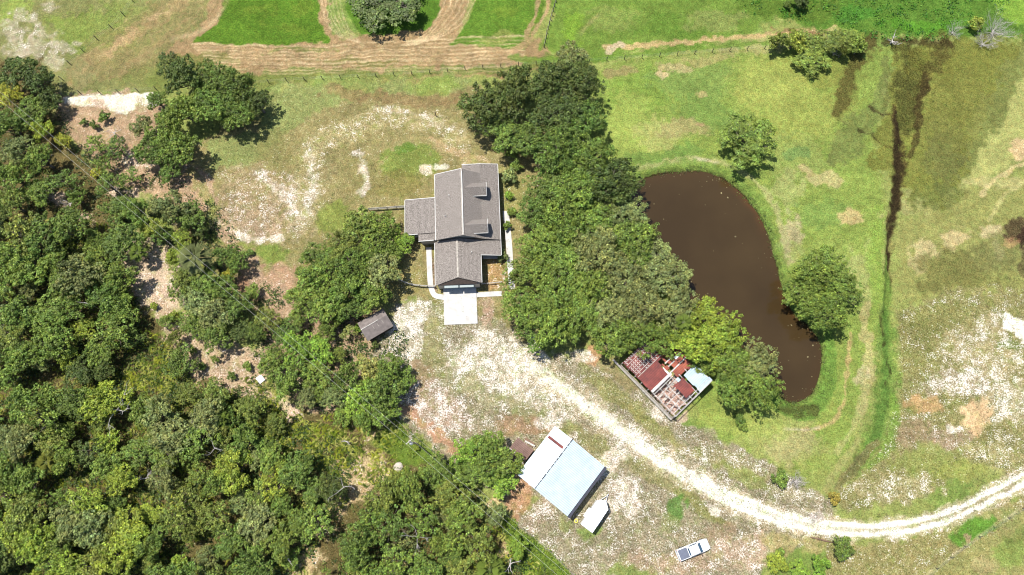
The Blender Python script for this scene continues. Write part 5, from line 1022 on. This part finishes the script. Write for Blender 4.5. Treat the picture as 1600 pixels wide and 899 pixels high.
ul = [(25, 112, 30, 'dark'), (62, 128, 26, 'dark'), (78, 158, 22, 'dark', 'mid'), (18, 150, 24, 'gold', 'mid'), (45, 178, 32, 'mid'), (12, 195, 26, 'deep'), (70, 205, 20, 'lime', 'mid'), (162, 183, 11, 'deep', 'shrub'), (146, 195, 9, 'deep', 'shrub'), (130, 190, 7, 'deep', 'shrub'), (100, 220, 14, 'gold', 'mid'), (30, 235, 26, 'grey'), (65, 250, 26, 'mid'), (150, 225, 20, 'mid', 'sparse'),
    (182, 232, 22, 'deep', 'sparse'), (165, 258, 18, 'mid', 'sparse'), (25, 280, 28, 'mid'), (60, 300, 26, 'mid'), (100, 285, 26, 'deep', 'sparse'), (150, 268, 11, 'gold', 'shrub'), (120, 310, 16, 'mid', 'mid'), (20, 320, 26, 'olive'), (170, 290, 22, 'deep', 'sparse'), (200, 275, 20, 'deep', 'sparse'), (185, 325, 26, 'deep'), (215, 335, 24, 'mid'), (240, 320, 18, 'grey', 'sparse'),
    (268, 325, 28, 'grey'), (298, 340, 26, 'deep'), (235, 355, 22, 'yellow', 'mid'), (315, 360, 14, 'dark', 'mid'), (283, 372, 18, 'lime', 'mid'), (320, 368, 9, 'mid', 'shrub'), (250, 370, 18, 'deep', 'sparse'), (352, 400, 20, 'deep', 'mid'), (372, 410, 20, 'deep', 'mid'), (390, 394, 8, 'deep', 'shrub'), (358, 430, 12, 'gold', 'mid'), (275, 405, 18, 'lime', 'mid'), (290, 435, 24, 'olive'), (320, 440, 26, 'mid'), (350, 455, 26, 'mid'),
    (305, 470, 26, 'grey'), (335, 490, 30, 'grey'), (370, 480, 26, 'deep'), (300, 505, 24, 'mid'), (335, 525, 26, 'deep'), (375, 515, 20, 'dark', 'mid'), (280, 455, 20, 'mid', 'sparse'), (270, 495, 12, 'lime', 'shrub'), (395, 455, 14, 'mid', 'mid'), (258, 502, 13, 'mid', 'mid'), (274, 528, 15, 'olive', 'mid'), (315, 573, 9, 'mid', 'shrub'), (336, 562, 8, 'olive', 'shrub'), (362, 588, 9, 'deep', 'shrub'), (302, 548, 8, 'mid', 'shrub'), (386, 574, 10, 'mid', 'shrub'), (240, 478, 8, 'lime', 'shrub')]
grove(ul, {'the white gravel patch': (120, 158), 'the top left corner': (0, 60), 'the sandy branch spot': (90, 312), 'the star shaped palm': (303, 403), 'the pink sandy clearing': (230, 430), 'the pale yard': (400, 340), 'the left picture edge': (0, 270), 'the white square sheet': (408, 593)}, 'in upper woods', 'trees of the upper woods')
west = [(560, 352, 30, 'olive'), (600, 352, 26, 'mid'), (630, 378, 20, 'bright', 'mid'), (590, 388, 36, 'mid'), (540, 385, 34, 'olive'), (500, 405, 34, 'mid'), (548, 420, 36, 'mid'), (598, 425, 32, 'grey'), (490, 438, 30, 'mid'), (535, 460, 34, 'mid'), (578, 458, 32, 'mid'), (470, 465, 26, 'mid'), (505, 480, 30, 'mid'), (545, 485, 24, 'deep', 'mid'), (618, 400, 16, 'mid', 'mid')]
grove(west, {'the house\'s west wing': (640, 340), 'the brown shed': (592, 505), 'the pale yard': (470, 340), 'the reddish sand': (430, 450)}, 'west of the house', 'trees west of the house')
lower = [(420, 500, 22, 'olive', 'mid'), (445, 520, 24, 'deep'), (400, 518, 18, 'deep', 'mid'), (465, 498, 18, 'mid', 'mid'), (462, 545, 30, 'bright'), (425, 565, 26, 'mid'), (498, 548, 26, 'bright'), (450, 590, 30, 'mid'), (490, 585, 26, 'mid'), (512, 515, 18, 'mid', 'mid'), (530, 498, 12, 'bright', 'mid'), (528, 555, 15, 'olive', 'mid'), (545, 520, 14, 'pale', 'sparse'), (560, 512, 9, 'bright', 'shrub'),
    (543, 590, 28, 'deep'), (578, 575, 22, 'pale', 'mid'), (610, 575, 24, 'mid'), (600, 610, 34, 'deep'), (632, 592, 20, 'mid', 'mid'), (560, 622, 30, 'bright'), (525, 620, 22, 'grey', 'mid'), (600, 645, 26, 'mid'), (570, 655, 22, 'mid'), (535, 650, 18, 'mid', 'mid'), (480, 620, 20, 'grey', 'mid'), (585, 540, 8, 'dark', 'shrub'), (500, 612, 18, 'mid', 'mid')]
grove(lower, {'the brown shed': (590, 507), 'the white square sheet': (408, 593), 'the utility pole': (641, 690), 'the reddish sand': (430, 450), 'the sandy gravel yard': (680, 620), 'the palmetto clearing': (500, 690)}, 'near power line', 'trees along the power line')
big_w = [(430, 660, 20, 'olive', 'mid'), (395, 640, 26, 'olive'), (335, 620, 26, 'olive'), (300, 615, 24, 'olive'), (465, 735, 32, 'deep'), (520, 765, 26, 'dark'), (425, 715, 28, 'mid'), (365, 735, 34, 'lime'), (385, 690, 28, 'deep'), (345, 680, 24, 'olive')]
rw = random.Random(77)
def fill(poly, step, rmin, rmax, tones, out, holes):
    xs = [p[0] for p in poly]; ys = [p[1] for p in poly]; y = min(ys); row = 0
    while y < max(ys):
        x = min(xs)+(step/2 if row % 2 else 0)
        while x < max(xs):
            qx, qy = x+rw.uniform(-.34, .34)*step, y+rw.uniform(-.34, .34)*step
            if pin(qx, qy, poly) and qy < 925 and qx > -30 and all(math.hypot((qx-a)/c1, (qy-b2)/d1) > 1 for a, b2, c1, d1 in holes) and all(math.hypot(qx-o[0], qy-o[1]) > .66*step for o in out):
                nn = float(vnoise(np.array([qx]), np.array([qy]), 9, 75)[0]); t = tones[min(len(tones)-1, int(max(0, (nn+rw.uniform(-.22, .22)))*len(tones)))]
                k_ = rw.random(); out.append((qx, qy, rw.uniform(rmin, rmax), t, 'sparse' if k_ < .25 else 'mid'))
            x += step
        y += step*.82; row += 1
fill(WOODS, 39, 17, 36, ['deep', 'mid', 'olive', 'grey', 'mid', 'deep', 'lime', 'mid', 'olive', 'dark'], big_w, [(235, 590, 46, 46), (500, 690, 60, 30), (73, 722, 16, 16), (178, 640, 18, 12), (222, 748, 16, 10), (440, 665, 20, 20), (530, 730, 30, 20), (300, 600, 10, 10)])
grove(big_w, {'the bleached dead tree': (178, 640), 'the grey branch heap': (222, 748), 'the golden palm': (73, 722), 'the pink sandy clearing': (225, 440), 'the white square sheet': (408, 593), 'the palmetto clearing': (490, 690), 'the dry tan clearing': (560, 740), 'the bottom left corner': (0, 899),
    'the bottom sandy gap': (480, 890), 'the woods\' bottom middle': (240, 899), 'the left edge\'s middle': (0, 450), 'the sandy branch spot': (90, 312), 'the white snag': (124, 470), 'the lower left edge': (0, 700), 'the yellow palmetto patch': (235, 590), 'the twiggy dead tree': (300, 665), 'the pale dead limbs': (130, 820), 'the small lime palm': (345, 655)}, 'in left woods', 'trees of the left woods')
low_m = [(733, 702, 26, 'bright'), (765, 700, 30, 'mid'), (790, 725, 28, 'mid'), (752, 735, 30, 'mid'), (785, 755, 26, 'bright'), (720, 725, 16, 'mid', 'mid'), (775, 803, 20, 'grey', 'mid'), (808, 858, 18, 'bright', 'mid'), (680, 740, 28, 'mid'), (640, 765, 30, 'mid'), (700, 775, 28, 'olive')]
LOWP = [(600, 745), (650, 728), (700, 722), (735, 760), (752, 800), (765, 840), (745, 870), (750, 940), (490, 940), (515, 880), (530, 835), (580, 800), (600, 780)]
fill(LOWP, 37, 19, 36, ['mid', 'olive', 'mid', 'grey', 'mid', 'deep', 'olive', 'mid'], low_m, [(640, 885, 12, 16)])
grove(low_m, {'the metal barn': (860, 740), 'the utility pole': (641, 690), 'the pale boulder': (622, 730), 'the dry tan clearing': (540, 800), 'the bottom edge palm': (765, 890), 'this clump\'s middle': (660, 820), 'the bottom sandy gap': (480, 890)}, 'in lower clump', 'trees of the lower middle clump')
T = tree
T(605, -6, 66, 'dark', 'big', 'large round oak ringed by mown turns at the top edge', 'tree', h=3.0); T(1170, 217, 51, 'mid', 'big', 'lone round mid green oak on the pasture above the pond', 'tree', h=3.6)
for k, (x, y, r) in enumerate(((1290, 415, 38), (1262, 462, 38), (1315, 452, 36), (1290, 490, 38), (1268, 435, 34))):
    T(x, y, r, 'mid', 'big' if r > 30 else None, 'mid green leafy tree on the pond\'s right bank, '+['the topmost', 'nearest the water', 'farthest right', 'the lowest', 'in the middle'][k]+' of its clump', 'tree', 'leafy trees on the right bank', 'broadleaf_tree')
hedge = [(1215, 66, 18, 'olive', 'shrub'), (1240, 66, 21, 'yellow', 'shrub'), (1270, 92, 29, 'mid', 'mid'), (1268, 68, 26, 'mid', 'mid'), (1300, 66, 25, 'olive', 'mid'), (1328, 62, 25, 'mid', 'mid'), (1342, 74, 18, 'mid', 'shrub'), (1318, 80, 12, 'olive', 'shrub')]
grove(hedge, {'the dark marsh strip': (1350, 90), 'the tan path': (1180, 56), 'the open pasture': (1240, 140)}, 'in top hedge', 'shrubs of the hedge beside the marsh', 'thicket tree')
S = lambda x, y, r, t, lab, key='shrub': T(x, y, r, t, key, lab, 'shrub', None, 'shrub')
S(1528, 38, 15, 'yellow', 'yellow green bush between the silver dead shrubs at top right'); S(1250, 5, 16, 'dark', 'dark shrub at the top edge above the hedge'); S(1156, 655, 12, 'deep', 'small dark green bush, upper of two below the grove'); S(1162, 668, 10, 'mid', 'small green bush, lower of two below the grove'); S(1218, 748, 16, 'deep', 'dark spindly shrub above the gravel drive left of a grey bush')
S(1303, 780, 13, 'orange', 'round orange tinged bush on the upper edge of the drive'); S(1318, 857, 19, 'deep', 'dark green bush below the drive near the fallen log', 'mid'); S(1282, 885, 18, 'bright', 'bright green bush at the bottom edge right of its neighbours', 'mid'); S(1215, 880, 18, 'lime', 'lime green bush at the bottom edge left of its neighbours', 'mid'); S(1250, 892, 18, 'bright', 'bright bush at the bottom edge in the middle of three', 'mid')
S(1220, 863, 9, 'mid', 'tiny shrub just above the lime green bush'); S(797, 276, 15, 'grey', 'grey green round shrub by the upper right corner of the house'); S(795, 305, 9, 'bright', 'small bright green shrub beside the front porch'); S(806, 258, 12, 'mid', 'small mid green shrub north east of the house'); S(793, 352, 9, 'mid', 'small shrub against the front walk of the house')
S(786, 400, 11, 'grey', 'feathery grey green shrub overhanging the front walk'); S(800, 330, 10, 'mid', 'small green shrub between the porch and the grove'); S(650, 700, 7, 'lime', 'tiny lime shrub at the foot of the utility pole'); S(800, 240, 12, 'mid', 'small shrub under the grove above the house')
S(1230, 7, 8, 'deep', 'tiny dark shrub at the top edge beside a larger one')
